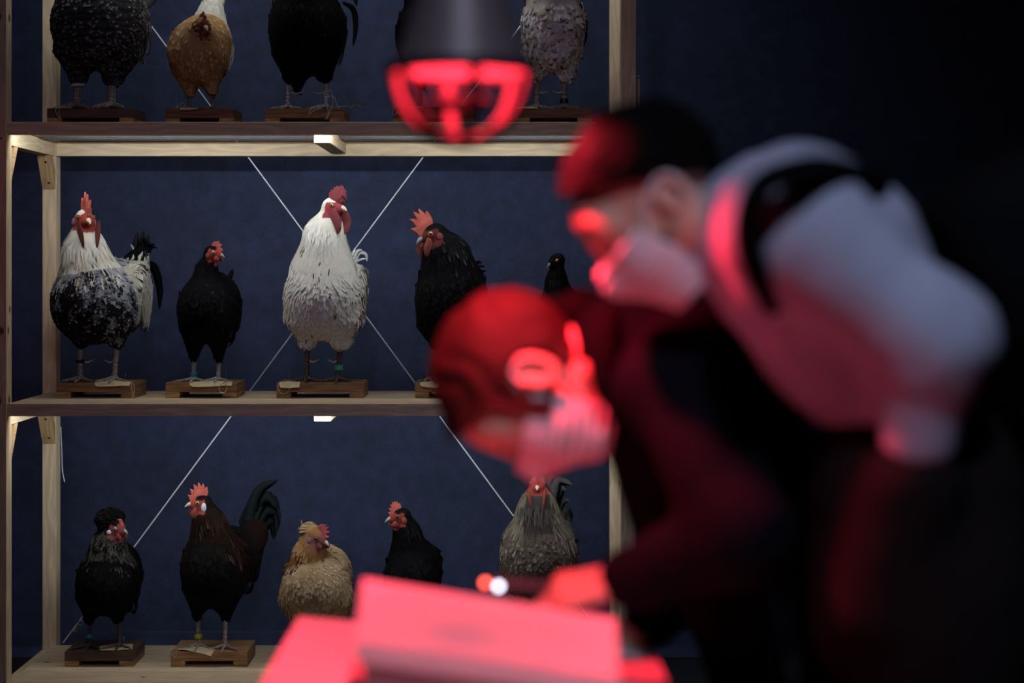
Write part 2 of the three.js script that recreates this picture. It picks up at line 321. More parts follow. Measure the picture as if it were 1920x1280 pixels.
// long tail or sickle feather: a thin blade swept along a curve
function blade(pts, w, col, tip, face = V(0.25, 0, 1)) {
  const n = 14, c = curve(pts, n), pos = [], colr = [], idx = [];
  for (let i = 0; i <= n; i++) {
    const t = i / n, T = c[Math.min(i + 1, n)].clone().sub(c[Math.max(i - 1, 0)]).normalize(), S = T.clone().cross(face).normalize(), N = S.clone().cross(T);
    const ww = w * Math.min(1, 0.35 + t * 2.6) * Math.pow(Math.max(0, 1 - Math.pow(t, 3.2)), 0.7) * (1 + 0.06 * Math.sin(t * 57 + w * 9000)) + 0.0004;
    for (const [a, b] of [[-1, 0], [0, 0.07], [1, 0], [0, -0.05]]) { const q = c[i].clone().addScaledVector(S, a * ww * 0.5).addScaledVector(N, b * ww); pos.push(q.x, q.y, q.z); const k = mix(col, tip, t); colr.push(...k); }
  }
  for (let i = 0; i < n; i++) for (let j = 0; j < 4; j++) { const a = i * 4 + j, b = i * 4 + (j + 1) % 4; idx.push(a, a + 4, b, b, a + 4, b + 4); }
  const g = new THREE.BufferGeometry(); g.setAttribute('position', new THREE.Float32BufferAttribute(pos, 3)); g.setAttribute('color', new THREE.Float32BufferAttribute(colr, 3));
  g.setAttribute('uv', new THREE.Float32BufferAttribute(new Float32Array(pos.length / 3 * 2), 2)); g.setIndex(idx); g.computeVertexNormals(); return g;
}
function combShape(n, h, r, lean, back) {            // single comb in the head's own (forward, up) plane
  const s = new THREE.Shape(), F = [0.98 * r, 0.10 * r], Bk = [-(back ?? 0.75) * r, 0.85 * r], top = [];
  for (let i = 0; i <= n * 2; i++) {
    const t = i / (n * 2), bx = F[0] + (Bk[0] - F[0]) * t, by = F[1] + (Bk[1] - F[1]) * t + Math.sin(t * Math.PI) * 0.5 * r;
    const env = h * r * (0.38 + 0.62 * Math.sin(Math.PI * Math.min(1, t * 0.82 + 0.10))), k = i % 2 ? 1 : 0.5, a = 0.95 - t * (1.15) + lean;
    top.push([bx + Math.sin(a) * env * k, by + Math.cos(a) * env * k]);
  }
  s.moveTo(F[0], F[1] - 0.2 * r);
  s.lineTo(...top[0]);
  for (let i = 1; i < top.length; i++) { const [x, y] = top[i], [px, py] = top[i - 1]; if (i % 2) { s.quadraticCurveTo(px + (x - px) * 0.15 + 0.02 * r, py + (y - py) * 0.5, x, y); } else s.quadraticCurveTo(px + (x - px) * 0.6, py + (y - py) * 0.4, x, y); }
  s.lineTo(Bk[0] + 0.1 * r, Bk[1] - 0.25 * r); s.quadraticCurveTo(0.1 * r, 0.75 * r, F[0], F[1] - 0.2 * r);
  return s;
}
const ROW = { top: { d0: 5.165, base: 5.085, T: shelfTop[1] }, mid: { d0: 5.285, base: 5.21, T: shelfTop[2] }, low: { d0: 5.285, base: 5.21, T: shelfTop[3] } };
const BASE_H = 0.05;

function bird(o) {
  seed = o.seed * 7919 + 17;
  const R = ROW[o.row], s = R.d0 / FOCAL, footY = R.T + BASE_H;
  const yFix = footY - (EYE - (o.feetY - 500) * s);                     // stand exactly on the pedestal
  const origin = V((o.x - 960) * s, footY, CAMZ - R.d0);
  const L = (x, y, z = 0) => V((x - 960) * s, EYE - (y - 500) * s + yFix, CAMZ - R.d0 + z * s).sub(origin);
  const g = thing(o.name, o.label, o.category ?? 'chicken', origin, 'mounted poultry on the shelves');
  const prims = o.prims.map(q => q[0] === 'c' ? cap(L(q[1], q[2], q[3]), L(q[5], q[6], q[7]), q[4] * s, q[8] * s, q[9]) : ell(L(q[1], q[2], q[3]), V(q[4] * s, q[5] * s, q[6] * s), q[7]));
  // head
  const hd = o.head, hr = hd.r * s, yaw = hd.yaw * Math.PI / 180, pit = hd.pitch * Math.PI / 180, hc = L(hd.x, hd.y, hd.z ?? 0);
  const f = V(Math.sin(yaw) * Math.cos(pit), Math.sin(pit), Math.cos(yaw) * Math.cos(pit)), sd = f.clone().cross(V(0, 1, 0)).normalize(), u = sd.clone().cross(f);
  const HL = (a, b, c) => hc.clone().addScaledVector(f, a * hr).addScaledVector(u, b * hr).addScaledVector(sd, c * hr);
  const hm = [f.x, f.y, f.z, u.x, u.y, u.z, sd.x, sd.y, sd.z], headPrims = [ell(HL(-0.05, 0.04, 0), V(hr * 1.0, hr * 0.86, hr * 0.68), 'h', hm), ell(HL(0.5, -0.15, 0), V(hr * 0.62, hr * 0.55, hr * 0.46), 'h', hm), cap(HL(0.5, -0.1, 0), HL(0.95, -0.2, 0), hr * 0.42, hr * 0.3, 'h')];
  prims.push(...headPrims);
  const fld = field(prims, (o.k ?? 11) * s);
  const tagAt = p => { let b = 1e9, t = 'b', w = null; for (const q of prims) { const v = sdPrim(q, p.x, p.y, p.z); if (v < b) { b = v; t = q.tag; w = q; } } return [t, w]; };
  const toPx = p => ({ x: (p.x + origin.x) / s + 960, y: 500 - (p.y + origin.y - yFix - EYE) / s, z: (p.z + origin.z - CAMZ + R.d0) / s });
  const faceAt = p => {
    const e = p.clone().sub(hc), a = e.dot(f) / hr, b = e.dot(u) / hr, c = Math.abs(e.dot(sd)) / hr;
    return Math.hypot(a, b, c) < 1.75 && ((a > -0.3 && b < 0.4 && b > -1.15 && c > 0.2) || a > 0.66) && !(hd.feathered);
  };
  const faceCol = hd.face ?? [0.42, 0.06, 0.05];
  const body = net(fld, bounds(prims, 0.012), (o.cell ?? 3.6) * s, (x, y, z) => {
    const p = V(x, y, z); if (faceAt(p)) return mix(faceCol, [faceCol[0] * 0.6, faceCol[1] * 0.7, faceCol[2] * 0.7], 0.5 + 0.5 * perlin.noise(x * 160, y * 160, z * 160));
    const [t] = tagAt(p); return o.col(toPx(p), t).base;
  });
  part('body', body, skinMat, g);
  // plumage
  const A = { pos: [], nor: [], col: [], idx: [], soft: o.soft, quill: o.quill }, bp = body.attributes.position, bn = body.attributes.normal, ix = body.index.array;
  const cum = []; let tot = 0;
  for (let i = 0; i < ix.length; i += 3) {
    const a = V().fromBufferAttribute(bp, ix[i]), b = V().fromBufferAttribute(bp, ix[i + 1]), c = V().fromBufferAttribute(bp, ix[i + 2]);
    const m = a.clone().add(b).add(c).multiplyScalar(1 / 3), dz = m.z;
    let w = b.sub(a).cross(c.sub(a)).length(); if (bn.getZ(ix[i]) < -0.5) w *= 0.35; if (m.distanceTo(hc) < hr * 1.7) w *= 3; tot += w; cum.push(tot);
  }
  for (let i = 0; i < (o.count ?? 3200); i++) {
    const rv = rnd() * tot; let lo = 0, hi = cum.length - 1; while (lo < hi) { const m = (lo + hi) >> 1; cum[m] < rv ? lo = m + 1 : hi = m; }
    let b1 = rnd(), b2 = rnd(); if (b1 + b2 > 1) { b1 = 1 - b1; b2 = 1 - b2; }
    const [ia, ib, ic] = [ix[lo * 3], ix[lo * 3 + 1], ix[lo * 3 + 2]];
    const p = V().fromBufferAttribute(bp, ia).multiplyScalar(1 - b1 - b2).addScaledVector(V().fromBufferAttribute(bp, ib), b1).addScaledVector(V().fromBufferAttribute(bp, ic), b2);
    const n = V().fromBufferAttribute(bn, ia);
    if (faceAt(p) || (p.clone().sub(hc).dot(f) > 0.5 * hr && p.distanceTo(hc) < 1.6 * hr) || (hd.feathered && p.distanceTo(HL(1.1, -0.3, 0)) < hr * 0.45)) continue;
    const [t, q] = tagAt(p), px = toPx(p);
    let flow = V(0, -1, -0.35), len = o.len ?? 17, w = o.wid ?? 9, lift = o.lift ?? 2.2;
    if (t === 'n') { flow = q.b.clone().sub(q.a).normalize().add(V(0, -0.5, 0)); len = o.neckLen ?? 26; w = o.neckWid ?? 5; lift = o.neckLift ?? 2; }
    if (t === 'h') { flow = f.clone().multiplyScalar(-1).add(V(0, -0.5, 0)); len = 7; w = 3.5; lift = 1; }
    if (t === 'k') { flow = p.clone().sub(HL(0.3, 0.2, 0)).normalize().add(V(0, -0.6, 0)).addScaledVector(f, -0.8); len = 20; w = 3.5; lift = 6; }
    if (t === 't') { flow = V(0, -1, 0); len = o.thighLen ?? 13; w = o.thighWid ?? 6; lift = o.thighLift ?? 2.5; }
    if (t === 'w') { flow = V(0, -0.75, -0.8); len = 26; w = 11; lift = 1.6; }
    if (t === 'a') { flow = q.b.clone().sub(q.a).normalize().add(V(0, -0.2, 0)); len = 26; w = 7; lift = 3; }
    flow.add(V(rr(-1, 1), rr(-1, 1), rr(-1, 1)).multiplyScalar(o.messy ?? 0.22));
    const dir = flow.addScaledVector(n, -flow.dot(n)); if (dir.lengthSq() < 1e-4) continue; dir.normalize();
    const c = o.col(px, t, true), k = rr(0.7, 1.25) * s;
    addFeather(A, p, n, dir, len * k, w * k * rr(0.8, 1.15), lift * s * rr(0.25, 1.0), vary(c.base, o.vary ?? 0.14), vary(c.tip ?? c.base, o.vary ?? 0.14), rr(-0.12, 0.12), fld);
  }
  const pl = part('plumage', featherGeo(A), plumageMat, g); pl.userData.kind = 'stuff';
  // folded wings: overlapping long feathers down both flanks
  for (const k of [-1, 1]) {
    const wg = o.wing ?? {}, cx = wg.x ?? o.x, y0 = wg.y ?? (o.feetY - 190), rx = (wg.rx ?? 60), WA = { pos: [], nor: [], col: [], idx: [], soft: 0.5 };
    for (let i = 0; i < 26; i++) {
      const row = Math.floor(i / 9), t = (i % 9) / 8, zz = (wg.z ?? 25) - t * 95 - row * 8, yy = y0 + row * (wg.h ?? 26) + t * 16;
      let p = L(cx + k * 2, yy, zz); const out = V(k, 0, 0); let st = 0; if (fld(p.x, p.y, p.z) > -0.004) continue; while (fld(p.x, p.y, p.z) < 0 && st++ < 90) p.addScaledVector(out, 2 * s);
      const n = V(k, 0.1, 0.12).normalize(), dir = V(-k * 0.10, -0.72, -0.62).normalize(), c = o.col({ ...toPx(p), x: cx + k * rx }, 'w', true);
      addFeather(WA, p.addScaledVector(n, (4 - row) * 0.9 * s), n, dir.addScaledVector(n, -dir.dot(n)).normalize(), (wg.len ?? 50) * s * rr(0.9, 1.1), 17 * s, 2 * s, vary(c.base, 0.12), vary(c.tip ?? c.base, 0.12), 0, fld, 0.8);
    }
    part('wing', featherGeo(WA), plumageMat, g);
  }
  // tail
  for (const t of o.tail ?? []) part('tail_feather', blade(t.p.map(q => L(...q)), t.w * s, t.c, t.t ?? t.c, t.f), plumageMat, g);
  // beak
  const up = [], ur = [], lo = [], lr = [], bl = (hd.beak ?? 0.95);
  for (let i = 0; i <= 8; i++) { const t = i / 8; up.push(HL(0.88 + t * bl * 1.12, -0.1 + 0.05 * Math.sin(t * 3) - 0.36 * t * t * bl, 0)); ur.push(hr * (0.4 * Math.pow(1 - t, 0.7) + 0.02)); lo.push(HL(0.88 + t * bl * 0.85, -0.33 - (hd.open ?? 0) * t - 0.08 * t * t, 0)); lr.push(hr * (0.2 * Math.pow(1 - t, 0.7) + 0.015)); }
  const bm = hd.beakMat ?? beakGrey;
  const bk = part('beak', tube(up, ur, 10), bm, g); part('lower_beak', tube(lo, lr, 8), bm, bk);
  // eyes
  for (const k of [-1, 1]) {
    const e = HL(0.32, 0.14, 0), out = sd.clone().multiplyScalar(k).addScaledVector(f, 0.22).normalize(); let st = 0;
    while (fld(e.x, e.y, e.z) < 0 && st++ < 120) e.addScaledVector(out, 0.4 * s);
    const er = hr * 0.24, eg = new THREE.SphereGeometry(er, 16, 12).translate(e.x - out.x * er * 0.45, e.y - out.y * er * 0.45, e.z - out.z * er * 0.45);
    const iris = part('eye', eg, irisMats[hd.iris ?? 'orange'], g);
    part('pupil', new THREE.SphereGeometry(er * 0.52, 12, 8).translate(e.x + out.x * er * 0.22, e.y + out.y * er * 0.22, e.z + out.z * er * 0.22), eyeBlack, iris);
    const lid = new THREE.TorusGeometry(er * 0.95, er * 0.2, 6, 18); lid.applyQuaternion(new THREE.Quaternion().setFromUnitVectors(V(0, 0, 1), out)).translate(e.x + out.x * er * 0.05, e.y + out.y * er * 0.05, e.z + out.z * er * 0.05);
    if (!hd.feathered) part('eyelid', lid, hd.combMat ?? combMats.coral, iris);
    if (hd.wattle) {
      const wg = new THREE.SphereGeometry(1, 18, 14), wp = wg.attributes.position, [wl, wf, wpos] = hd.wattle;
      for (let i = 0; i < wp.count; i++) { const x = wp.getX(i), y = wp.getY(i), z = wp.getZ(i), m = 1 - 0.38 * Math.max(0, y); wp.setXYZ(i, x * wf * m + 0.03 * Math.sin(y * 7), y * wl, z * 0.17 * (1 + 0.25 * Math.sin(x * 5 + y * 4))); }
      wg.computeVertexNormals(); wg.rotateX(k * 0.14);
      wg.applyMatrix4(new THREE.Matrix4().makeBasis(f.clone().multiplyScalar(hr), u.clone().multiplyScalar(hr * 0.4).add(V(0, hr * 0.6, 0)), sd.clone().multiplyScalar(hr)));
      const c = HL(wpos ?? 0.5, -0.5, k * 0.34).add(V(0, -wl * hr * 0.75, 0)), mv = f.clone().addScaledVector(sd, k * 0.5).setY(0).normalize(); for (let i = 0; i < 60 && fld(c.x, c.y, c.z) < 0.1 * hr; i++) c.addScaledVector(mv, 0.5 * s); part('wattle', wg.translate(c.x, c.y, c.z), hd.wattleMat ?? hd.combMat ?? combMats.coral, g);
    }
    if (hd.lobe) {
      const lp = HL(-0.22, -0.42, 0); st = 0; while (fld(lp.x, lp.y, lp.z) < 0 && st++ < 120) lp.addScaledVector(sd, k * 0.4 * s);
      const lg = new THREE.SphereGeometry(1, 14, 10); lg.applyMatrix4(new THREE.Matrix4().makeBasis(f.clone().multiplyScalar(hr * 0.3), u.clone().multiplyScalar(hr * (hd.lobe.h ?? 0.42)), sd.clone().multiplyScalar(hr * 0.16)));
      part('earlobe', lg.translate(lp.x, lp.y, lp.z), hd.lobe.m, g);
    }
  }
  // comb
  if (hd.comb) {
    let cg;
    if (hd.comb.rose) {
      cg = new THREE.SphereGeometry(1, 48, 32); const q = cg.attributes.position;
      for (let i = 0; i < q.count; i++) { const v = V().fromBufferAttribute(q, i), m = 1 + 0.22 * Math.max(0, perlin.noise(v.x * 6.5, v.y * 6.5, v.z * 6.5)) * 2 + 0.06 * perlin.noise(v.x * 14, v.y * 14, v.z * 14); q.setXYZ(i, v.x * 0.85 * m, v.y * 0.95 * m, v.z * 0.52 * m); }
      cg.computeVertexNormals(); cg.scale(hr, hr, hr); cg.rotateZ(-0.4);
    } else {
      cg = new THREE.ExtrudeGeometry(combShape(hd.comb.n, hd.comb.h, hr, hd.comb.lean ?? 0, hd.comb.back), { depth: hr * 0.13, bevelEnabled: true, bevelSize: hr * 0.05, bevelThickness: hr * 0.06, bevelSegments: 2, curveSegments: 4 });
      cg.translate(0, 0, -hr * 0.065);
      const q = cg.attributes.position; for (let i = 0; i < q.count; i++) { const y = q.getY(i) / hr; q.setZ(i, q.getZ(i) * (1.9 - Math.min(1.2, Math.max(0, y) * 0.55)) + hr * 0.05 * Math.sin(q.getX(i) / hr * 4) * y); }
      cg.computeVertexNormals();
    }
    cg.applyMatrix4(new THREE.Matrix4().makeBasis(f, u, sd)); const c = hd.comb.rose ? HL(0.62, 1.0, 0) : hc; part('comb', cg.translate(c.x, c.y, c.z), hd.combMat ?? combMats.coral, g);
  }
  // legs
  o.legs.forEach((lg, i) => {
    const [x0, y0, x1, z] = lg, lm = legMats[o.legMat ?? 'grey'], r = (o.legR ?? 5.5) * s, foot = L(x1, o.feetY, z ?? 8), top = L(x0, y0 - 14, (z ?? 8) - 6), k = i ? 1 : -1;
    const a = foot.clone().add(V(0, r * 1.3, 0)), shank = tube([top, top.clone().lerp(a, 0.2), top.clone().lerp(a, 0.6), top.clone().lerp(a, 0.9), a], [r * 1.25, r * 1.05, r * 0.92, r * 1.02, r * 1.3], 12);
    const list = [shank];
    for (const [ang, ln] of [[-0.95, 30], [0.02, 33], [0.9, 30], [3.0, 14]]) {
      const an = ang + (lg[4] ?? 0), dx = Math.sin(an), dz = Math.cos(an), T = (l, h) => foot.clone().add(V(dx * l * s, h, dz * l * s)), R0 = r * 0.8;
      list.push(tube([a, T(ln * 0.18, R0 * 1.7), T(ln * 0.4, R0 * 1.25), T(ln * 0.65, R0 * 1.05), T(ln * 0.88, R0 * 0.8), T(ln, R0 * 0.7), T(ln * 1.1, R0 * 0.62), T(ln * 1.28, 0.0016)], [R0 * 1.05, R0 * 1.0, R0 * 0.86, R0 * 0.8, R0 * 0.66, R0 * 0.6, R0 * 0.42, 0.0006], 8));
    }
    const leg = part('leg', merge(list), lm, g);
    if (o.spur) { const b = top.clone().lerp(a, 0.55), sg = V(-k, 0.0, -0.35).normalize(), L2 = o.spur * s; part('spur', tube([b, b.clone().addScaledVector(sg, L2 * 0.5).add(V(0, -0.1 * L2, 0)), b.clone().addScaledVector(sg, L2).add(V(0, 0.12 * L2, 0))], [r * 0.6, r * 0.42, 0.0006], 8), beakPale, leg); }
    const rg = (o.rings ?? [])[i]; if (rg) {
      const p = top.clone().lerp(a, rg[1]), t = new THREE.LatheGeometry([[1.25, -1], [1.55, -1], [1.62, -0.8], [1.62, 0.8], [1.55, 1], [1.25, 1]].map(([q, h]) => new THREE.Vector2(q * r, h * (rg[2] ?? 4) * s)), 24);
      t.rotateZ(rg[3] ?? 0.06); part('leg_ring', t.translate(p.x, p.y, p.z), ringMats[rg[0]], leg);
    }
  });
  return g;
}

// ---- colours of the plumages (linear)
const BLK = [0.0026, 0.0024, 0.003], nz = (p, f, o = 0) => perlin.noise(p.x / f + o, p.y / f, p.z / f);
const plainBlack = (p, t, ft) => ({ base: BLK, tip: ft && rnd() < 0.08 ? [0.018, 0.018, 0.024] : [0.0045, 0.004, 0.0052] });
const darkBrown = (p, t, ft) => t === 'n' ? { base: [0.012, 0.006, 0.004], tip: rnd() < 0.13 ? [0.12, 0.06, 0.02] : [0.026, 0.010, 0.006] } : t === 'a' || t === 'w' ? { base: [0.009, 0.005, 0.004], tip: [0.016, 0.007, 0.005] } : { base: [0.0045, 0.0036, 0.0036], tip: [0.007, 0.005, 0.0046] };
const K = 5.5;
bird({ seed: 1, name: 'mounted_hen', label: 'large barred grey hen on the top shelf beside the left post', row: 'top', x: 186, feetY: 203, legMat: 'pale', legR: 8,
  prims: [['e', 188, 42, 8, 88, 86, 92, 'b'], ['e', 188, 30, -60, 78, 80, 110, 'b'], ['c', 188, -40, 20, 62, 186, -110, 30, 30, 'n'], ['c', 186, -110, 30, 30, 188, -160, 40, 18, 'n'], ['c', 148, 95, 5, 46, 148, 136, 4, 20, 't'], ['c', 222, 95, 8, 46, 214, 138, 6, 22, 't']],
  head: { x: 190, y: -170, z: 44, r: 17, yaw: 20, pitch: -5, comb: { n: 6, h: 0.8 }, wattle: [0.5, 0.35], iris: 'orange' },
  col: (p, t, ft) => { const k = 0.5 + 0.5 * Math.sin(p.y / 2.1 + 5 * nz(p, 30)); return { base: mix([0.012, 0.011, 0.012], [0.05, 0.048, 0.05], k), tip: ft && rnd() < 0.6 ? [0.22, 0.21, 0.21] : [0.02, 0.018, 0.02] }; },
  soft: 0.0, len: 15, wid: 11, lift: 2.4, count: 4200, legs: [[148, 150, 146, 8], [213, 152, 212, 14]], rings: [['white', 0.35, 3]], wing: { y: 0, rx: 88 }, tail: [{ p: [[225, 10, -120], [250, -60, -170], [262, -130, -200]], w: 34, c: [0.02, 0.02, 0.02], t: [0.1, 0.1, 0.1] }] });
bird({ seed: 2, name: 'mounted_hen', label: 'small buff hen with lowered red head and upright white tail', row: 'top', x: 373, feetY: 204, legMat: 'grey', legR: 3.6,
  prims: [['e', 373, 96, 10, 56, 60, 70, 'b'], ['e', 374, 70, -45, 52, 52, 80, 'b'], ['c', 376, 80, 35, 40, 392, 62, 74, 17, 'n'], ['c', 378, 40, -70, 38, 381, -14, -95, 18, 'a'], ['c', 354, 130, 8, 28, 357, 168, 6, 11, 't'], ['c', 392, 130, 8, 28, 399, 166, 8, 11, 't']],
  head: { x: 396, y: 58, z: 88, r: 15, yaw: 32, pitch: -12, comb: { n: 5, h: 0.7 }, wattle: [0.45, 0.36], iris: 'orange', beakMat: beakPale, combMat: combMats.dark, face: [0.25, 0.03, 0.03] },
  col: (p, t, ft) => t === 'a' || p.z < -45 ? { base: [0.5, 0.46, 0.38], tip: [0.6, 0.56, 0.48] } : { base: mix([0.32, 0.15, 0.055], [0.5, 0.31, 0.15], 0.5 + 0.6 * nz(p, 28)), tip: rnd() < 0.4 ? [0.58, 0.4, 0.2] : [0.36, 0.16, 0.055] },
  legs: [[357, 172, 356, 8], [399, 172, 402, 10]], rings: [null, ['white', 0.3, 5]], wing: { y: 60, rx: 54, h: 18, len: 40 }, neckLen: 20, neckWid: 7,
  tail: [-14, -5, 4, 13].map((q, i) => ({ p: [[379 + q * 0.4, 30, -80], [381 + q, -10, -105], [383 + q * 1.6, -42, -112]], w: 16, c: [0.55, 0.51, 0.44], t: [0.62, 0.58, 0.5] })) });
bird({ seed: 3, name: 'mounted_rooster', label: 'black rooster with spurs standing on the top shelf left of the heat lamp', row: 'top', x: 577, feetY: 203, legMat: 'white', legR: 4.6, spur: 30,
  prims: [['e', 575, 50, 8, 70, 90, 78, 'b'], ['e', 577, 40, -60, 66, 80, 100, 'b'], ['c', 577, -30, 25, 55, 577, -110, 40, 24, 'n'], ['c', 548, 100, 8, 36, 546, 138, 6, 16, 't'], ['c', 604, 100, 8, 36, 610, 136, 8, 16, 't'], ['c', 560, 125, -10, 22, 556, 160, -14, 8, 't']],
  head: { x: 577, y: -135, z: 52, r: 17, yaw: -30, pitch: 0, comb: { n: 6, h: 1.1 }, wattle: [0.8, 0.4], iris: 'orange' }, col: plainBlack,
  legs: [[543, 148, 541, 8], [613, 148, 612, 12]], wing: { y: 0, rx: 68 }, tail: [{ p: [[630, -20, -120], [648, -10, -150], [651, 25, -160], [646, 62, -160]], w: 12, c: BLK }, { p: [[600, -40, -120], [640, -70, -170], [652, -20, -180]], w: 18, c: BLK }] });
bird({ seed: 4, name: 'mounted_hen', label: 'black hen on the top shelf half hidden behind the red heat lamp', row: 'top', x: 812, feetY: 204, legMat: 'dark', legR: 4,
  prims: [['e', 808, 66, 8, 66, 82, 74, 'b'], ['e', 810, 50, -50, 62, 74, 92, 'b'], ['c', 806, -10, 25, 48, 800, -70, 38, 22, 'n'], ['c', 790, 115, 8, 30, 790, 150, 6, 13, 't'], ['c', 834, 115, 8, 30, 838, 150, 8, 13, 't']],
  head: { x: 800, y: -92, z: 44, r: 15, yaw: -30, pitch: 0, comb: { n: 5, h: 0.7 }, wattle: [0.4, 0.3], iris: 'orange' }, col: plainBlack, legs: [[790, 158, 788, 8], [838, 158, 840, 12]], wing: { y: 20, rx: 64 } });
bird({ seed: 5, name: 'mounted_rooster', label: 'mottled white and brown rooster with pale spurs at the top right', row: 'top', x: 1036, feetY: 204, legMat: 'pale', legR: 5, spur: 24,
  prims: [['e', 1036, 50, 8, 58, 84, 72, 'b'], ['e', 1040, 40, -55, 62, 78, 96, 'b'], ['c', 1036, -20, 25, 52, 1036, -100, 40, 22, 'n'], ['c', 1010, 96, 8, 32, 1006, 136, 6, 14, 't'], ['c', 1060, 96, 8, 34, 1062, 136, 8, 17, 't']],
  head: { x: 1036, y: -122, z: 50, r: 16, yaw: 20, pitch: 0, comb: { n: 6, h: 1.0 }, wattle: [0.8, 0.4], iris: 'orange' },
  col: (p, t, ft) => t === 'w' || Math.abs(p.x - 1040) > 54 && p.z < -15 ? { base: [0.03, 0.022, 0.02], tip: [0.05, 0.035, 0.03] } : ({ base: mix([0.5, 0.4, 0.3], [0.86, 0.83, 0.8], 0.6 + 0.9 * nz(p, 26)), tip: rnd() < 0.12 + 0.5 * Math.max(0, nz(p, 14, 40)) ? [0.05, 0.032, 0.022] : rnd() < 0.6 ? [0.82, 0.79, 0.76] : [0.38, 0.27, 0.18] }),
  soft: 0.25, len: 20, wid: 13, lift: 5, messy: 0.6, count: 3000, thighLift: 5, thighWid: 9, legs: [[1007, 148, 1007, 8], [1058, 148, 1057, 12]], rings: [null, ['black', 0.83, 4]], wing: { y: 0, rx: 64 } });

bird({ seed: 6, name: 'mounted_rooster', label: 'silver rooster with cream hackles, black mottled breast and black tail', row: 'mid', x: 186, feetY: 714, legMat: 'pale', legR: 5.2, spur: 26,
  prims: [['e', 180, 566, 14, 79, 78, 80, 'b'], ['e', 188, 560, -50, 78, 80, 100, 'b'], ['c', 167, 422, 32, 20, 166, 470, 24, 40, 'n'], ['c', 166, 470, 24, 40, 174, 534, 12, 66, 'n'], ['e', 246, 548, -40, 22, 58, 70, 'w'], ['c', 222, 520, -90, 42, 238, 470, -120, 14, 'a'], ['c', 152, 606, 8, 40, 153, 638, 6, 13, 't'], ['c', 218, 606, 8, 42, 222, 638, 8, 15, 't']],
  head: { x: 167, y: 410, z: 36, r: 19, yaw: 36, pitch: -8, comb: { n: 6, h: 1.55, lean: -0.25, back: 0.5 }, wattle: [1.5, 0.8, 0.3], iris: 'brown', face: [0.42, 0.065, 0.05], combMat: combMats.coral, wattleMat: combMats.dark, lobe: { m: lobePink }, beakMat: beakPale, beak: 0.75 },
  col: (p, t, ft) => {
    if (t === 'h' || t === 'n') { const e = p.y > 528 + 12 * Math.sin(p.x / 9) ? 1 : 0; return e && rnd() < 0.35 ? { base: [0.2, 0.2, 0.2], tip: [0.03, 0.03, 0.035] } : { base: mix([0.60, 0.54, 0.42], [0.72, 0.70, 0.64], 0.5 + nz(p, 20)), tip: rnd() < 0.08 ? [0.12, 0.11, 0.11] : [0.66, 0.60, 0.46] }; }
    if (t === 'a' && p.y < 488) return { base: BLK, tip: BLK };
    if (t === 'w' || t === 'a' || (p.x > 232 && p.z < 0 && p.y < 600)) return { base: [0.42, 0.39, 0.31], tip: rnd() < 0.25 ? [0.05, 0.045, 0.045] : [0.55, 0.54, 0.50] };
    const k = nz(p, 20) + (560 - p.y) / 170 + (p.x - 190) / 260; return { base: k > 0.06 ? mix([0.07, 0.07, 0.08], [0.34, 0.35, 0.38], Math.min(1, k * 1.4)) : [0.014, 0.013, 0.014], tip: rnd() < 0.3 + 0.3 * k ? [0.38, 0.38, 0.39] : [0.012, 0.012, 0.013] };
  },
  soft: 0.1, len: 14, wid: 7.5, neckLen: 40, neckWid: 4.5, lift: 2.8, messy: 0.3, count: 5200, wing: { x: 186, y: 515, rx: 75, z: 10, len: 60 }, legs: [[152, 652, 152, 8], [221, 652, 217, 12]], rings: [['black', 0.55, 3]],
  tail: [[-6, 0], [4, -4], [12, 6]].map(([q, h], i) => ({ p: [[228 + q * 0.3, 505, -100], [230 + q, 465, -125], [234 + q * 1.2, 430 + h, -130]], w: 15, c: BLK, t: [0.014, 0.014, 0.016] })).concat([{ p: [[236, 490, -110], [256, 500, -140], [266, 540, -150], [266, 585, -150]], w: 17, c: BLK }, { p: [[230, 485, -105], [222, 465, -120], [216, 455, -122]], w: 6, c: [0.3, 0.33, 0.36] }, { p: [[234, 490, -100], [238, 470, -115], [240, 452, -118]], w: 5, c: [0.4, 0.43, 0.46] }]) });
bird({ seed: 7, name: 'mounted_hen', label: 'slim black hen looking right between the silver and white roosters', row: 'mid', x: 389, feetY: 713, legMat: 'white', legR: 4.3,
  prims: [['e', 388, 578, 8, 53, 62, 66, 'b'], ['e', 390, 570, -45, 53, 64, 88, 'b'], ['c', 400, 476, 18, 12, 390, 505, 14, 19, 'n'], ['c', 390, 505, 14, 19, 388, 550, 8, 42, 'n'], ['c', 366, 612, 8, 28, 365, 664, 8, 9.5, 't'], ['c', 410, 612, 8, 28, 412, 664, 8, 9.5, 't']],
  head: { x: 402, y: 472, z: 22, r: 14, yaw: 78, pitch: -10, comb: { n: 4, h: 0.75, lean: 0.35, back: 0.2 }, wattle: [0.36, 0.42, 0.35], iris: 'white', beakMat: beakGrey, beak: 0.85, lobe: { m: combMats.coral } },
  col: plainBlack, wing: { y: 545, rx: 52 }, legs: [[365, 676, 365, 8], [412, 676, 410, 8]], rings: [['teal', 0.82, 3.5, 0.3]], tail: [{ p: [[408, 530, -90], [414, 515, -105], [417, 503, -108]], w: 10, c: BLK }] });
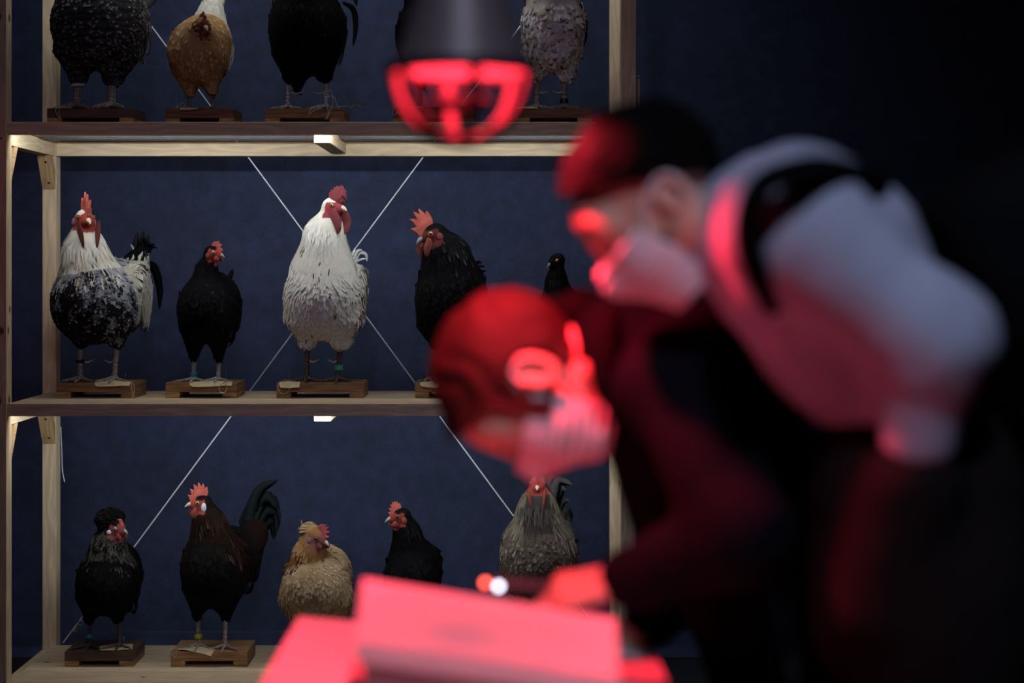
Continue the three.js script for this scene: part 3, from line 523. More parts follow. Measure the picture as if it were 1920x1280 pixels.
bird({ seed: 8, name: 'mounted_rooster', label: 'big white rooster with rose comb and green leg ring in the middle', row: 'mid', x: 607, feetY: 713, legMat: 'dark', legR: 5.2, spur: 24,
  prims: [['e', 607, 556, 12, 72, 78, 76, 'b'], ['e', 610, 548, -45, 72, 80, 98, 'b'], ['c', 627, 395, 30, 19, 612, 440, 24, 37, 'n'], ['c', 612, 440, 24, 37, 608, 500, 14, 62, 'n'], ['e', 672, 545, -30, 11, 50, 50, 'w'], ['c', 580, 600, 14, 46, 577, 634, 10, 18, 't'], ['c', 640, 600, 16, 46, 641, 630, 14, 23, 't']],
  head: { x: 627, y: 387, z: 34, r: 19, yaw: 60, pitch: -4, comb: { rose: 1 }, wattle: [1.3, 0.85, 0.1], iris: 'yellow', face: [0.38, 0.055, 0.075], combMat: combMats.rose, beakMat: beakPale, beak: 0.8 },
  col: (p, t, ft) => {
    if (p.x > 675 && p.y > 515 && rnd() < 0.4) return { base: [0.2, 0.13, 0.08], tip: [0.10, 0.06, 0.04] };
    const w = [0.74, 0.71, 0.64]; if (ft && t !== 'h' && rnd() < (t === 'n' ? 0.025 : 0.012)) return { base: [0.3, 0.27, 0.24], tip: [0.05, 0.045, 0.04] };
    return t === 'n' || t === 'h' ? { base: [0.76, 0.72, 0.62], tip: [0.80, 0.77, 0.70] } : { base: mix([0.58, 0.52, 0.44], w, 0.6 + nz(p, 24)), tip: w };
  },
  soft: 0.5, len: 17, wid: 5, lift: 4.5, messy: 0.45, neckLen: 30, neckWid: 5, count: 7000, thighLen: 15, thighWid: 4, thighLift: 5, vary: 0.06, wing: { y: 505, rx: 74, z: 5 },
  legs: [[577, 650, 576, 8], [641, 650, 634, 14]], rings: [null, ['green', 0.72, 5, 0.02]],
  tail: [{ p: [[655, 490, -100], [664, 472, -125], [674, 475, -130], [676, 488, -130]], w: 9, c: [0.6, 0.6, 0.6] }, { p: [[652, 485, -100], [660, 468, -120], [668, 466, -128]], w: 8, c: [0.66, 0.66, 0.64] }, { p: [[656, 490, -95], [668, 484, -115], [676, 483, -118]], w: 5, c: [0.7, 0.7, 0.7] }, { p: [[650, 478, -95], [655, 466, -110], [653, 462, -112]], w: 4, c: [0.7, 0.7, 0.7] }] });
bird({ seed: 9, name: 'mounted_rooster', label: 'black rooster with orange comb and open beak right of the white rooster', row: 'mid', x: 846, feetY: 713, legMat: 'dark', legR: 6,
  prims: [['e', 845, 562, 10, 66, 88, 78, 'b'], ['e', 848, 552, -50, 64, 84, 100, 'b'], ['c', 822, 442, 36, 21, 836, 478, 24, 44, 'n'], ['c', 836, 478, 24, 44, 845, 525, 10, 60, 'n'], ['c', 818, 610, 10, 36, 817, 642, 10, 11, 't'], ['c', 872, 610, 8, 36, 874, 642, 8, 11, 't']],
  head: { x: 814, y: 437, z: 42, r: 20, yaw: -68, pitch: -20, comb: { n: 5, h: 1.75, lean: 0.1, back: 0.25 }, wattle: [0.95, 0.55, 0.3], iris: 'yellow', face: [0.14, 0.03, 0.03], open: 0.4, beak: 0.85, lobe: { m: combMats.rose }, beakMat: beakGrey },
  col: (p, t, ft) => ({ base: BLK, tip: ft && t === 'n' && rnd() < 0.08 ? [0.06, 0.063, 0.075] : [0.0075, 0.007, 0.0085] }), neckLen: 32, count: 4200, wing: { y: 505, rx: 66 }, legs: [[818, 652, 817, 8], [874, 652, 876, 12]],
  tail: [[0, 0], [6, 8], [9, 17]].map(([q, h]) => ({ p: [[880, 505 + h, -70], [893, 490 + h, -95], [902 + q, 490 + h, -100]], w: 7, c: BLK })) });
bird({ seed: 10, name: 'mounted_pigeon', label: 'small slim dark bird without comb peeking above the bent person', category: 'bird', row: 'mid', x: 1050, feetY: 713, legMat: 'dark', legR: 3.6,
  prims: [['e', 1052, 600, 10, 44, 56, 56, 'b'], ['e', 1056, 592, -45, 44, 56, 84, 'b'], ['c', 1045, 490, 26, 11, 1043, 520, 20, 17, 'n'], ['c', 1043, 520, 20, 17, 1047, 562, 10, 36, 'n'], ['c', 1036, 630, 8, 20, 1036, 668, 8, 8, 't'], ['c', 1070, 630, 8, 20, 1072, 668, 8, 8, 't']],
  head: { x: 1044, y: 486, z: 28, r: 13, yaw: -60, pitch: -22, feathered: true, iris: 'orange', beakMat: beakDark, beak: 1.0 }, col: plainBlack, wing: { y: 560, rx: 42 }, legs: [[1036, 676, 1036, 8], [1072, 676, 1072, 8]], cell: 3 });

bird({ seed: 11, name: 'mounted_hen', label: 'dark crested hen with silver laced neck at lower left', row: 'low', x: 200, feetY: 1212, legMat: 'dark', legR: 4,
  prims: [['e', 203, 1092, 8, 57, 60, 66, 'b'], ['e', 198, 1082, -45, 55, 62, 84, 'b'], ['c', 220, 992, 24, 15, 208, 1022, 16, 32, 'n'], ['c', 208, 1022, 16, 32, 204, 1062, 6, 50, 'n'], ['e', 211, 972, 14, 26, 21, 24, 'k'], ['c', 176, 1122, 8, 32, 170, 1154, 8, 12, 't'], ['c', 224, 1122, 8, 32, 222, 1154, 8, 12, 't']],
  head: { x: 222, y: 986, z: 28, r: 15.5, yaw: 76, pitch: -8, comb: { n: 3, h: 0.22, back: -0.2 }, wattle: [0.5, 0.4, 0.3], iris: 'white', face: [0.3, 0.07, 0.06], lobe: { m: lobeWhite, h: 0.3 }, beakMat: beakGrey, beak: 0.8 },
  col: (p, t, ft) => t === 'n' ? rnd() < 0.5 && p.y < 1072 ? { base: [0.06, 0.056, 0.046], tip: [0.24, 0.225, 0.18] } : { base: [0.01, 0.009, 0.008], tip: [0.012, 0.01, 0.009] } : p.x < 170 && rnd() < 0.2 ? { base: [0.02, 0.008, 0.007], tip: [0.04, 0.012, 0.01] } : { base: BLK, tip: [0.014, 0.011, 0.011] },
  soft: 0.4, quill: 0.1, neckLen: 24, neckWid: 4.5, wing: { y: 1065, rx: 56 }, legs: [[170, 1164, 169, 8], [223, 1164, 226, 8]], rings: [['teal', 0.72, 4, 0.1]], messy: 0.3,
  tail: [{ p: [[178, 1050, -95], [166, 1020, -120], [170, 1000, -125]], w: 22, c: BLK }] });
bird({ seed: 12, name: 'mounted_rooster', label: 'dark brown rooster with coral comb, white earlobe and sweeping black tail', row: 'low', x: 402, feetY: 1214, legMat: 'pale', legR: 4.4,
  prims: [['e', 400, 1068, 10, 58, 72, 72, 'b'], ['e', 412, 1062, -40, 58, 68, 86, 'b'], ['c', 388, 945, 26, 15, 395, 980, 20, 30, 'n'], ['c', 395, 980, 20, 30, 402, 1030, 8, 52, 'n'], ['c', 430, 1060, -60, 50, 455, 1025, -110, 30, 'a'], ['c', 378, 1108, 8, 34, 371, 1152, 8, 9.5, 't'], ['c', 424, 1108, 8, 36, 425, 1156, 8, 10, 't']],
  head: { x: 384, y: 941, z: 30, r: 16, yaw: -78, pitch: 0, comb: { n: 6, h: 1.4, lean: -0.05, back: 0.6 }, wattle: [0.75, 0.55, 0.4], iris: 'yellow', face: [0.42, 0.08, 0.06], lobe: { m: lobeWhite, h: 0.55 }, beakMat: beakPale, beak: 0.95 },
  col: darkBrown, neckLen: 36, neckWid: 3.6, count: 4200, wing: { x: 408, y: 1030, rx: 60 }, legs: [[372, 1160, 374, 8], [425, 1162, 424, 16]], rings: [['yellow', 0.76, 4, 0.15]],
  tail: [[[448, 1030], [450, 985], [468, 938], [504, 918], 17], [[452, 1030], [455, 980], [480, 952], [498, 975], 20], [[456, 1030], [468, 975], [492, 955], [507, 1005], 10], [[458, 1035], [476, 985], [496, 985], [497, 1030], 16], [[460, 1040], [478, 1005], [490, 1005], [492, 1040], 18], [[446, 1030], [440, 1000], [452, 975], [470, 968], 20], [[456, 1040], [466, 1000], [478, 982], [486, 1000], 22]].map(([a, b, c, d, w], i) => ({ p: [[...a, -105], [...b, -120 - i * 4], [...c, -125 - i * 5], [...d, -125 - i * 5]], w: w * 1.5, c: [0.006, 0.011, 0.011], t: [0.009, 0.012, 0.013] })) });
bird({ seed: 13, name: 'mounted_hen', label: 'fluffy buff hen with dark streaked collar on the lowest shelf', row: 'low', x: 592, feetY: 1213, legMat: 'pale', legR: 4.4,
  prims: [['e', 593, 1098, 10, 63, 58, 70, 'b'], ['e', 597, 1090, -45, 58, 60, 88, 'b'], ['c', 594, 1006, 26, 17, 584, 1035, 20, 30, 'n'], ['c', 584, 1035, 20, 30, 583, 1062, 8, 48, 'n'], ['e', 585, 992, 20, 16, 12, 13, 'k'], ['c', 562, 1120, 10, 36, 566, 1162, 8, 18, 't'], ['c', 626, 1120, 10, 36, 622, 1162, 8, 18, 't'], ['e', 541, 1128, -10, 17, 26, 24, 't'], ['e', 648, 1130, -10, 14, 24, 24, 't']],
  head: { x: 597, y: 1003, z: 30, r: 17, yaw: 64, pitch: -18, comb: { n: 6, h: 0.85, lean: 0.25, back: 0.1 }, wattle: [0.4, 0.4, 0.3], iris: 'brown', face: [0.28, 0.10, 0.08], combMat: combMats.rose, lobe: { m: lobePink, h: 0.4 }, beakMat: beakPale, beak: 0.8 },
  col: (p, t, ft) => {
    if (t === 'k') return { base: [0.30, 0.18, 0.08], tip: [0.44, 0.3, 0.15] };
    if (t === 'n' || t === 'h') { const e = p.y > 1030 && (p.x < 572 || p.x > 606) && rnd() < 0.85; return e ? { base: [0.18, 0.08, 0.03], tip: [0.02, 0.013, 0.01] } : { base: [0.24, 0.115, 0.04], tip: [0.36, 0.2, 0.08] }; }
    return { base: mix([0.27, 0.17, 0.085], [0.43, 0.30, 0.17], 0.5 + nz(p, 26)), tip: rnd() < 0.3 ? [0.50, 0.38, 0.23] : [0.36, 0.25, 0.135] };
  },
  soft: 0.4, len: 14, wid: 6, lift: 3, neckLen: 20, neckWid: 5, thighLen: 16, thighWid: 3.5, thighLift: 6, messy: 0.35, count: 5200, wing: { y: 1062, rx: 62 }, legs: [[566, 1172, 566, 8], [622, 1172, 622, 8]] });
bird({ seed: 14, name: 'mounted_hen', label: 'black hen with small red comb looking left behind the white box', row: 'low', x: 772, feetY: 1213, legMat: 'grey', legR: 4.2,
  prims: [['e', 770, 1088, 8, 50, 64, 66, 'b'], ['e', 774, 1078, -45, 50, 62, 86, 'b'], ['c', 757, 968, 22, 14, 763, 995, 16, 24, 'n'], ['c', 763, 995, 16, 24, 770, 1042, 6, 42, 'n'], ['c', 752, 1125, 8, 28, 750, 1164, 8, 10, 't'], ['c', 792, 1125, 8, 28, 794, 1164, 8, 10, 't'], ['e', 812, 1075, -30, 12, 42, 50, 'w']],
  head: { x: 753, y: 965, z: 26, r: 16, yaw: -76, pitch: -8, comb: { n: 7, h: 0.85, lean: 0.0, back: 0.1 }, wattle: [0.42, 0.45, 0.35], iris: 'brown', face: [0.34, 0.055, 0.04], lobe: { m: combMats.coral }, beakMat: beakGrey, beak: 0.95 },
  col: plainBlack, wing: { y: 1045, rx: 50 }, legs: [[750, 1172, 750, 8], [794, 1172, 795, 8]] });
bird({ seed: 15, name: 'mounted_rooster', label: 'grey brown rooster facing the camera with long pale hackles', row: 'low', x: 1010, feetY: 1213, legMat: 'grey', legR: 5,
  prims: [['e', 1010, 1045, 12, 72, 74, 78, 'b'], ['e', 1012, 1040, -45, 74, 74, 98, 'b'], ['c', 1008, 908, 30, 16, 1008, 945, 26, 34, 'n'], ['c', 1008, 945, 26, 34, 1010, 1000, 12, 62, 'n'], ['c', 978, 1090, 10, 44, 982, 1150, 8, 15, 't'], ['c', 1040, 1090, 10, 44, 1040, 1150, 8, 15, 't']],
  head: { x: 1008, y: 904, z: 34, r: 16, yaw: -4, pitch: -6, comb: { n: 5, h: 1.9, lean: -0.3, back: 0.4 }, wattle: [1.3, 0.42, 0.45], iris: 'brown', face: [0.45, 0.07, 0.06], beakMat: beakPale, beak: 0.75 },
  col: (p, t, ft) => t === 'n' ? (Math.abs(p.x - 1008) < 22 + (p.y - 930) * 0.1 && p.z > 0 ? { base: [0.05, 0.042, 0.037], tip: [0.08, 0.07, 0.06] } : { base: [0.17, 0.14, 0.10], tip: rnd() < 0.5 ? [0.45, 0.39, 0.29] : [0.13, 0.11, 0.085] }) : t === 'h' ? { base: [0.2, 0.19, 0.18], tip: [0.26, 0.25, 0.24] } : { base: mix([0.06, 0.044, 0.032], [0.15, 0.115, 0.085], 0.5 + nz(p, 22)), tip: rnd() < 0.2 ? [0.24, 0.2, 0.165] : [0.105, 0.082, 0.064] },
  neckLen: 42, neckWid: 3.6, len: 17, wid: 9, lift: 3.2, messy: 0.35, count: 5600, wing: { y: 1010, rx: 74 }, legs: [[982, 1160, 982, 8], [1040, 1160, 1040, 8]],
  tail: [[[1035, 990], [1042, 945], [1052, 918], [1078, 926], 16], [[1038, 990], [1046, 950], [1058, 932], [1064, 938], 18], [[1034, 990], [1034, 940], [1036, 915], [1044, 912], 14], [[1044, 1000], [1056, 965], [1066, 958], [1072, 960], 10], [[1046, 1010], [1062, 985], [1068, 990], [1070, 1010], 22]].map(([a, b, c, d, w], i) => ({ p: [[...a, -90], [...b, -110 - i * 4], [...c, -115 - i * 5], [...d, -115 - i * 5]], w: w * 1.4, c: [0.05, 0.045, 0.045], t: [0.09, 0.085, 0.085] })) });

// ---------------------------------------------------------------- pedestals under the birds
const PED = [['top', 88, 251, 2, 'barred grey hen'], ['top', 310, 438, 1, 'small buff hen with white tail'], ['top', 497, 645, 0, 'black rooster left of the heat lamp'], ['top', 737, 890, 1, 'black hen behind the heat lamp'], ['top', 966, 1110, 1, 'mottled white and brown rooster'],
  ['mid', 105, 253, 0, 'silver rooster'], ['mid', 310, 444, 0, 'slim black hen on the middle shelf'], ['mid', 518, 682, 0, 'big white rooster'], ['mid', 778, 918, 0, 'black rooster with orange comb'], ['mid', 985, 1112, 0, 'slim dark bird without comb'],
  ['low', 121, 250, 2, 'dark crested hen'], ['low', 320, 464, 3, 'dark brown rooster with sweeping tail'], ['low', 523, 664, 1, 'fluffy buff hen'], ['low', 700, 842, 0, 'black hen behind the white box'], ['low', 940, 1084, 0, 'grey brown rooster facing the camera']];
const PEDW = ['dark umber', 'reddish brown', 'deep brown', 'light brown'];
PED.forEach(([row, x0, x1, m, who], i) => {
  seed = 900 + i * 31;
  const R = ROW[row], s = R.base / FOCAL, w = (x1 - x0) * s, x = ((x0 + x1) / 2 - 960) * s, D = 0.165, z = CAMZ - R.base - D / 2;
  const g = thing('wooden_pedestal', `brown wooden block pedestal on two runners under the ${who}`, 'pedestal', V(x, R.T + 0.0004, z), 'wooden pedestals');
  part('board', box(w, 0.03, D, 0, BASE_H - 0.0154, 0, 0.0015), boardWood[m], g);
  for (const k of [-1, 1]) part('runner', box(0.046, 0.0196, D, k * (w / 2 - 0.0235), 0.0098, 0, 0.0012), footWood, g);
});
// ---------------------------------------------------------------- paper tags with thread and pin
const paper = new THREE.MeshStandardMaterial({ map: tex(256, 256, (u, v) => { const k = 1 + 0.10 * tn(u, v, 8, 8, 4) + 0.12 * tn(u, v, 60, 60, 2); return [cl8(208 * k), cl8(190 * k), cl8(148 * k)]; }, true, 8, 8), roughness: 0.9, side: THREE.DoubleSide });
const thread = new THREE.MeshStandardMaterial({ color: lin(0.6, 0.54, 0.42), roughness: 0.9 });
function tag(row, x, zoff, len, wide, yaw, bend, who, loops, pin, kind = 'curled manila') {
  // x: left end in the picture, zoff: metres behind the front edge of the pedestal
  const R = ROW[row], s = R.base / FOCAL, y0 = R.T + BASE_H + 0.0008, z0 = CAMZ - R.base - zoff;
  const g = thing('paper_tag', `${kind} paper tag lying at the feet of the ${who}`, 'tag', V((x - 960) * s, y0, z0), 'paper specimen tags');
  const n = 10, m = 4, L = len * s, W = wide, pos = [], uv = [], idx = [];
  for (const side of [0, 1]) for (let i = 0; i <= n; i++) for (let j = 0; j <= m; j++) {
    const u = i / n, v = j / m - 0.5; let wx = u * L, wz = v * W * (u < 0.12 ? 0.55 + u * 3.75 : 1);
    const X = wx * Math.cos(yaw) + wz * Math.sin(yaw), Z = -wx * Math.sin(yaw) + wz * Math.cos(yaw), over = Math.max(0, Z - zoff);
    const y = bend * Math.sin(u * Math.PI) + 0.002 * Math.sin(u * 9) * v + 0.0012 - over * 0.75 - side * 0.0006 + 0.0006;
    pos.push(X, y, Z); uv.push(u * L, v * W);
  }
  const o = (n + 1) * (m + 1);
  for (let i = 0; i < n; i++) for (let j = 0; j < m; j++) { const a = i * (m + 1) + j, b = a + m + 1; idx.push(a, a + 1, b, a + 1, b + 1, b, o + a, o + b, o + a + 1, o + a + 1, o + b, o + b + 1); }
  const q = new THREE.BufferGeometry(); q.setAttribute('position', new THREE.Float32BufferAttribute(pos, 3)); q.setAttribute('uv', new THREE.Float32BufferAttribute(uv, 2)); q.setIndex(idx); q.computeVertexNormals();
  part('sheet', q, paper, g);
  if (loops) for (const lp of loops) part('string', tube(curve(lp.map(([a, b, c]) => V(a * s, b * s, c ?? 0)), 22), 0.0011, 5), thread, g);
  if (pin) { const [px, pz, h, lean] = pin; part('pin', tube([V(px * s, -0.0006, pz), V((px + (lean ?? 0)) * s, h * s, pz)], 0.0007, 6), steel, g); part('pin_head', new THREE.SphereGeometry(0.0016, 8, 6).translate((px + (lean ?? 0)) * s, h * s, pz), steel, g); }
}
tag('top', 96, 0.0090, 38, 0.0368, 0.05, 0.004, 'barred grey hen', [[[14, 0, 0.03], [12, -6, 0.036], [16, -14, 0.037], [20, -20, 0.037]], [[20, 0, 0.03], [19, -10, 0.037], [22, -20, 0.037]]], [10, 0.01, 14]);
tag('top', 337, 0.0040, 34, 0.0391, 0.1, 0.002, 'small buff hen', [[[-2, 3, 0], [4, 10, 0], [10, 6, 0], [6, 1, 0]]], [-5, 0.0, 24, -2]);
tag('top', 655, 0.0180, 22, 0.0345, 0.1, 0.012, 'black rooster with spurs', [[[-38, 2, 0.06], [-44, 26, 0.062], [-32, 30, 0.064], [-28, 4, 0.064], [-34, -10, 0.064], [-38, -24, 0.064]], [[-40, 4, 0.06], [-60, -6, 0.064], [-72, -14, 0.066], [-66, -2, 0.064], [-42, 6, 0.06]], [[-40, 20, 0.06], [-26, 18, 0.06], [-20, 2, 0.06], [-6, 3, 0.03], [0, 4, 0]], [[-36, 26, 0.062], [-40, 6, 0.066], [-36, -12, 0.067], [-42, -24, 0.067]]], null, 'upturned manila');
tag('top', 764, 0.0120, 30, 0.0345, 0, 0.005, 'black hen behind the heat lamp', [[[0, 2, 0], [-14, 4, 0.03], [-26, -4, 0.043], [-24, -16, 0.043], [-16, -6, 0.043]], [[0, 2, 0], [-8, 0, 0.042], [-16, -14, 0.044]]]);
tag('top', 968, 0.0105, 40, 0.0414, 0.05, 0.003, 'mottled rooster', [[[2, 1, 0], [-6, -2, 0.036], [-14, -8, 0.04], [-14, -22, 0.04]], [[2, 1, 0], [-2, -4, 0.038], [-10, -16, 0.041], [-8, -24, 0.041]]], [12, 0.01, 20]);
tag('mid', 178, 0.0066, 66, 0.0575, 0.06, 0.003, 'silver rooster', [[[66, 1, 0], [72, 0, 0.02], [76, -6, 0.025], [74, -30, 0.026]], [[66, 1, 0], [70, -2, 0.024], [72, -16, 0.026], [73, -29, 0.027]]], [56, 0, 16]);
tag('mid', 355, 0.0060, 80, 0.0575, 0.06, 0.002, 'slim black hen', [[[66, 2, 0.01], [58, -6, 0.024], [60, -16, 0.024], [66, -18, 0.024], [72, -12, 0.024], [71, -2, 0.023], [67, 2, 0.012]]], [70, 0.016, 22, 0.5]);
tag('mid', 524, 0.0040, 38, 0.0575, 0.05, 0.001, 'big white rooster', [[[0, 0, 0.008], [-2, -8, 0.016], [4, -19, 0.017], [14, -19, 0.017], [22, -8, 0.016]]], [20, -0.005, 26, -3]);
tag('mid', 788, 0.0060, 50, 0.0517, -0.05, 0.001, 'black rooster with orange comb', [[[6, 1, 0], [10, 7, 0], [18, 8, 0], [20, 2, 0]], [[8, 1, 0], [14, 9, 0.004], [22, 4, 0.004]]], [14, 0, 26, -2]);
tag('low', 180, 0.0375, 62, 0.0862, 0.22, 0.001, 'dark crested hen', [[[48, 2, 0.0], [52, 3, -0.02], [60, 2, -0.03], [58, 1, -0.01]]], [50, 0.03, 26, 1]);
tag('low', 332, 0.0300, 70, 0.0483, -0.2, 0.004, 'dark brown rooster', [[[0, 2, 0], [-8, 4, 0.02], [-14, -2, 0.03], [-22, -10, 0.03]], [[0, 2, 0], [-4, -3, 0.03], [-10, -4, 0.036], [-2, -8, 0.042], [0, -2, 0.042]], [[-2, 2, 0], [-10, 6, 0.02], [-12, 0, 0.03], [-14, -8, 0.032]]], [4, 0, 6]);

// ---------------------------------------------------------------- red heat lamps
const shadeMat = new THREE.MeshStandardMaterial({ color: lin(0.13, 0.10, 0.105), roughness: 0.5, metalness: 0.25, side: THREE.DoubleSide });
const innerMat = new THREE.MeshPhysicalMaterial({ color: lin(0.02, 0.02, 0.02), roughness: 0.8, specularIntensity: 0.1, side: THREE.DoubleSide });
const guardMat = new THREE.MeshPhysicalMaterial({ color: lin(0.015, 0.012, 0.012), roughness: 0.8, specularIntensity: 0.02 });
const bulbMat = new THREE.MeshStandardMaterial({ color: lin(0.5, 0.02, 0.02), emissive: lin(1.0, 0.04, 0.06), emissiveIntensity: 1.0, roughness: 0.3 });
function heatLamp(c, s, label, intensity, inside) {        // c: centre of the rim, s: metres per unit of the drawing
  const g = thing('heat_lamp', label, 'lamp', c);
  const prof = [[128, 0], [126, 10], [117, 34], [104, 72], [92, 112], [82, 150], [74, 186], [66, 214], [56, 250], [34, 270], [0, 276]];
  part('shade', new THREE.LatheGeometry(prof.map(([r, h]) => new THREE.Vector2(r * s, h * s)), 56), shadeMat, g);
  part('reflector', new THREE.LatheGeometry(prof.map(([r, h]) => new THREE.Vector2(Math.max(0, r - 3) * s, (h + 1 - (h > 260 ? 8 : 0)) * s)), 56), innerMat, g);
  part('rim', new THREE.TorusGeometry(128 * s, 4 * s, 10, 56).rotateX(Math.PI / 2), guardMat, g);
  part('guard_ring', new THREE.TorusGeometry(134 * s, 7 * s, 12, 56).rotateX(Math.PI / 2).scale(1, 1.5, 1), guardMat, g);
  part('guard_ring', new THREE.TorusGeometry(52 * s, 6 * s, 10, 40).rotateX(Math.PI / 2).scale(1, 1.6, 1).translate(0, -62 * s, 0), guardMat, g);
  for (let i = 0; i < 6; i++) {
    const a = i * Math.PI / 3 + 0.3, pts = [];
    for (let k = 0; k <= 18; k++) { const t = k / 18 * Math.PI / 2; pts.push(V(Math.cos(a) * Math.cos(t) * 134 * s, -Math.sin(t) * 134 * s, Math.sin(a) * Math.cos(t) * 134 * s)); }
    part('guard_wire', tube(pts, 10.5 * s, 10), guardMat, g);
  }
  const bp = [[0, 10], [18, 11], [36, 17], [50, 30], [55, 48], [50, 66], [36, 86], [24, 110], [19, 130], [18, 150], [0, 152]];
  part('bulb', new THREE.LatheGeometry(bp.map(([r, h]) => new THREE.Vector2(r * s, h * s)), 32), bulbMat, g);
  part('socket', new THREE.CylinderGeometry(24 * s, 24 * s, 100 * s, 24).translate(0, 182 * s, 0), shadeMat, g);
  part('cord', tube([V(0, 274 * s, 0), V(0.004, 0.8, 0), V(0, H - c.y, 0)], 0.0045, 8), darkPaint, g);
  const L = new THREE.PointLight(lin(...HEAT_COLOR), intensity, 0, 2); L.position.set(0, inside * s, 0); L.castShadow = true; L.shadow.radius = 1.4; g.add(L); L.name = 'heat_light';
}
heatLamp(P(864, 132, 2.1), 2.1 / FOCAL, 'hanging heat lamp with grey bell shade, red bulb and wire guard', HEAT_INTENSITY, 100);
heatLamp(V(-2.35, 1.95, 0.75), 0.00075, 'second red heat lamp hanging left of the shelves, outside the view', HEAT_INTENSITY * 0.028, 5);
// ---------------------------------------------------------------- ceiling spotlight, up behind the camera
function spotlight(p, tgt, label, col, intensity, angle, pen) {
  const dir = tgt.clone().sub(p).normalize(), g = thing('ceiling_spotlight', label, 'lamp', V(p.x, H, p.z));
  const qd = new THREE.Quaternion().setFromUnitVectors(V(0, -1, 0), dir), rel = V(0, p.y - H, 0);
  const can = new THREE.LatheGeometry([[0.0, 0.09], [0.05, 0.085], [0.055, 0.06], [0.055, -0.06], [0.05, -0.06], [0.05, 0.0], [0, 0.0]].map(([r, h]) => new THREE.Vector2(r, h)), 28); can.applyQuaternion(qd).translate(rel.x, rel.y, rel.z);
  part('housing', can, darkPaint, g);
  part('stem', tube([V(0, 0, 0), V(0, -0.1, 0), rel.clone().addScaledVector(dir, -0.05)], 0.008, 8), darkPaint, g);
  const e = rel.clone().addScaledVector(dir, 0.004), disc = new THREE.CylinderGeometry(0.045, 0.045, 0.004, 24); disc.applyQuaternion(qd).translate(e.x, e.y, e.z);
  part('lens', disc, new THREE.MeshStandardMaterial({ color: lin(0.8, 0.8, 0.8), emissive: lin(...col), emissiveIntensity: 4 }), g);
  const L = new THREE.SpotLight(lin(...col), intensity, 0, angle, pen, 2); L.position.copy(p).addScaledVector(dir, 0.075); L.target.position.copy(tgt); L.castShadow = true; L.shadow.radius = 4; scene.add(L, L.target); L.name = 'spot_light'; L.target.name = 'spot_target';
}
spotlight(V(0.2, H - 0.22, 4.75), V(0.3, 1.15, 2.7), 'black ceiling spotlight behind the photographer aimed at the table', SPOT_COLOR, SPOT_INTENSITY, 0.6, 0.95);
spotlight(V(-0.35, H - 0.22, 3.9), V(-0.45, 1.75, 0), 'black ceiling spotlight aimed at the shelves', WASH_COLOR, WASH_INTENSITY, 0.46, 0.9);
// ---------------------------------------------------------------- table and box below the lamp
const whitePaint = new THREE.MeshStandardMaterial({ color: lin(0.72, 0.70, 0.69), roughness: 0.75, bumpMap: wallBump, bumpScale: 0.0006 });
const tableY = EYE - 0.6;
{
  const FL = P(560, 1155, 2.748), FR = P(1225, 1215, 2.517), NR = V(0.236, tableY, CAMZ - 1.6), NL = V(-0.352, tableY, CAMZ - 1.6);
  const c = FL.clone().add(FR).add(NR).add(NL).multiplyScalar(0.25); c.y = 0;
  const g = thing('display_table', 'pale table lit red under the heat lamp', 'table', c), top = [NL, NR, FR, FL].map(v => v.clone().sub(c).setY(tableY));
  part('table_top', prism(top.map(v => v.clone().setY(tableY - 0.035)), top), whitePaint, g);
  for (const v of top) { const q = v.clone().multiplyScalar(0.84); part('leg', box(0.05, tableY - 0.035, 0.05, q.x, (tableY - 0.035) / 2, q.z, 0.003), whitePaint, g); }
}
{
  const FL = P(681, 1084, 2.3), FR = P(1154, 1160, 2.2), NR = P(1161, 1272, 2.0), NL = P(667, 1203, 2.04), t = [NL, NR, FR, FL], c = FL.clone().add(FR).add(NR).add(NL).multiplyScalar(0.25); c.y = tableY;
  const g = thing('display_box', 'white box with sloping lid on the table under the heat lamp', 'box', c), T = t.map(v => v.clone().sub(c)), nrm = T[1].clone().sub(T[0]).cross(T[3].clone().sub(T[0])).normalize();
  part('lid', prism(T.map(v => v.clone().add(V(0, -0.026, 0))), T), whitePaint, g);
  const ins = T.map(v => v.clone().setX(v.x * 0.95).setZ(v.z * 0.92)), up = ins.map((v, i) => v.clone().add(V(0, -0.032, 0)));
  part('box_body', prism(up.map(v => v.clone().setY(0.0005)), up), new THREE.MeshStandardMaterial({ color: lin(0.2, 0.17, 0.17), roughness: 0.85 }), g);
}
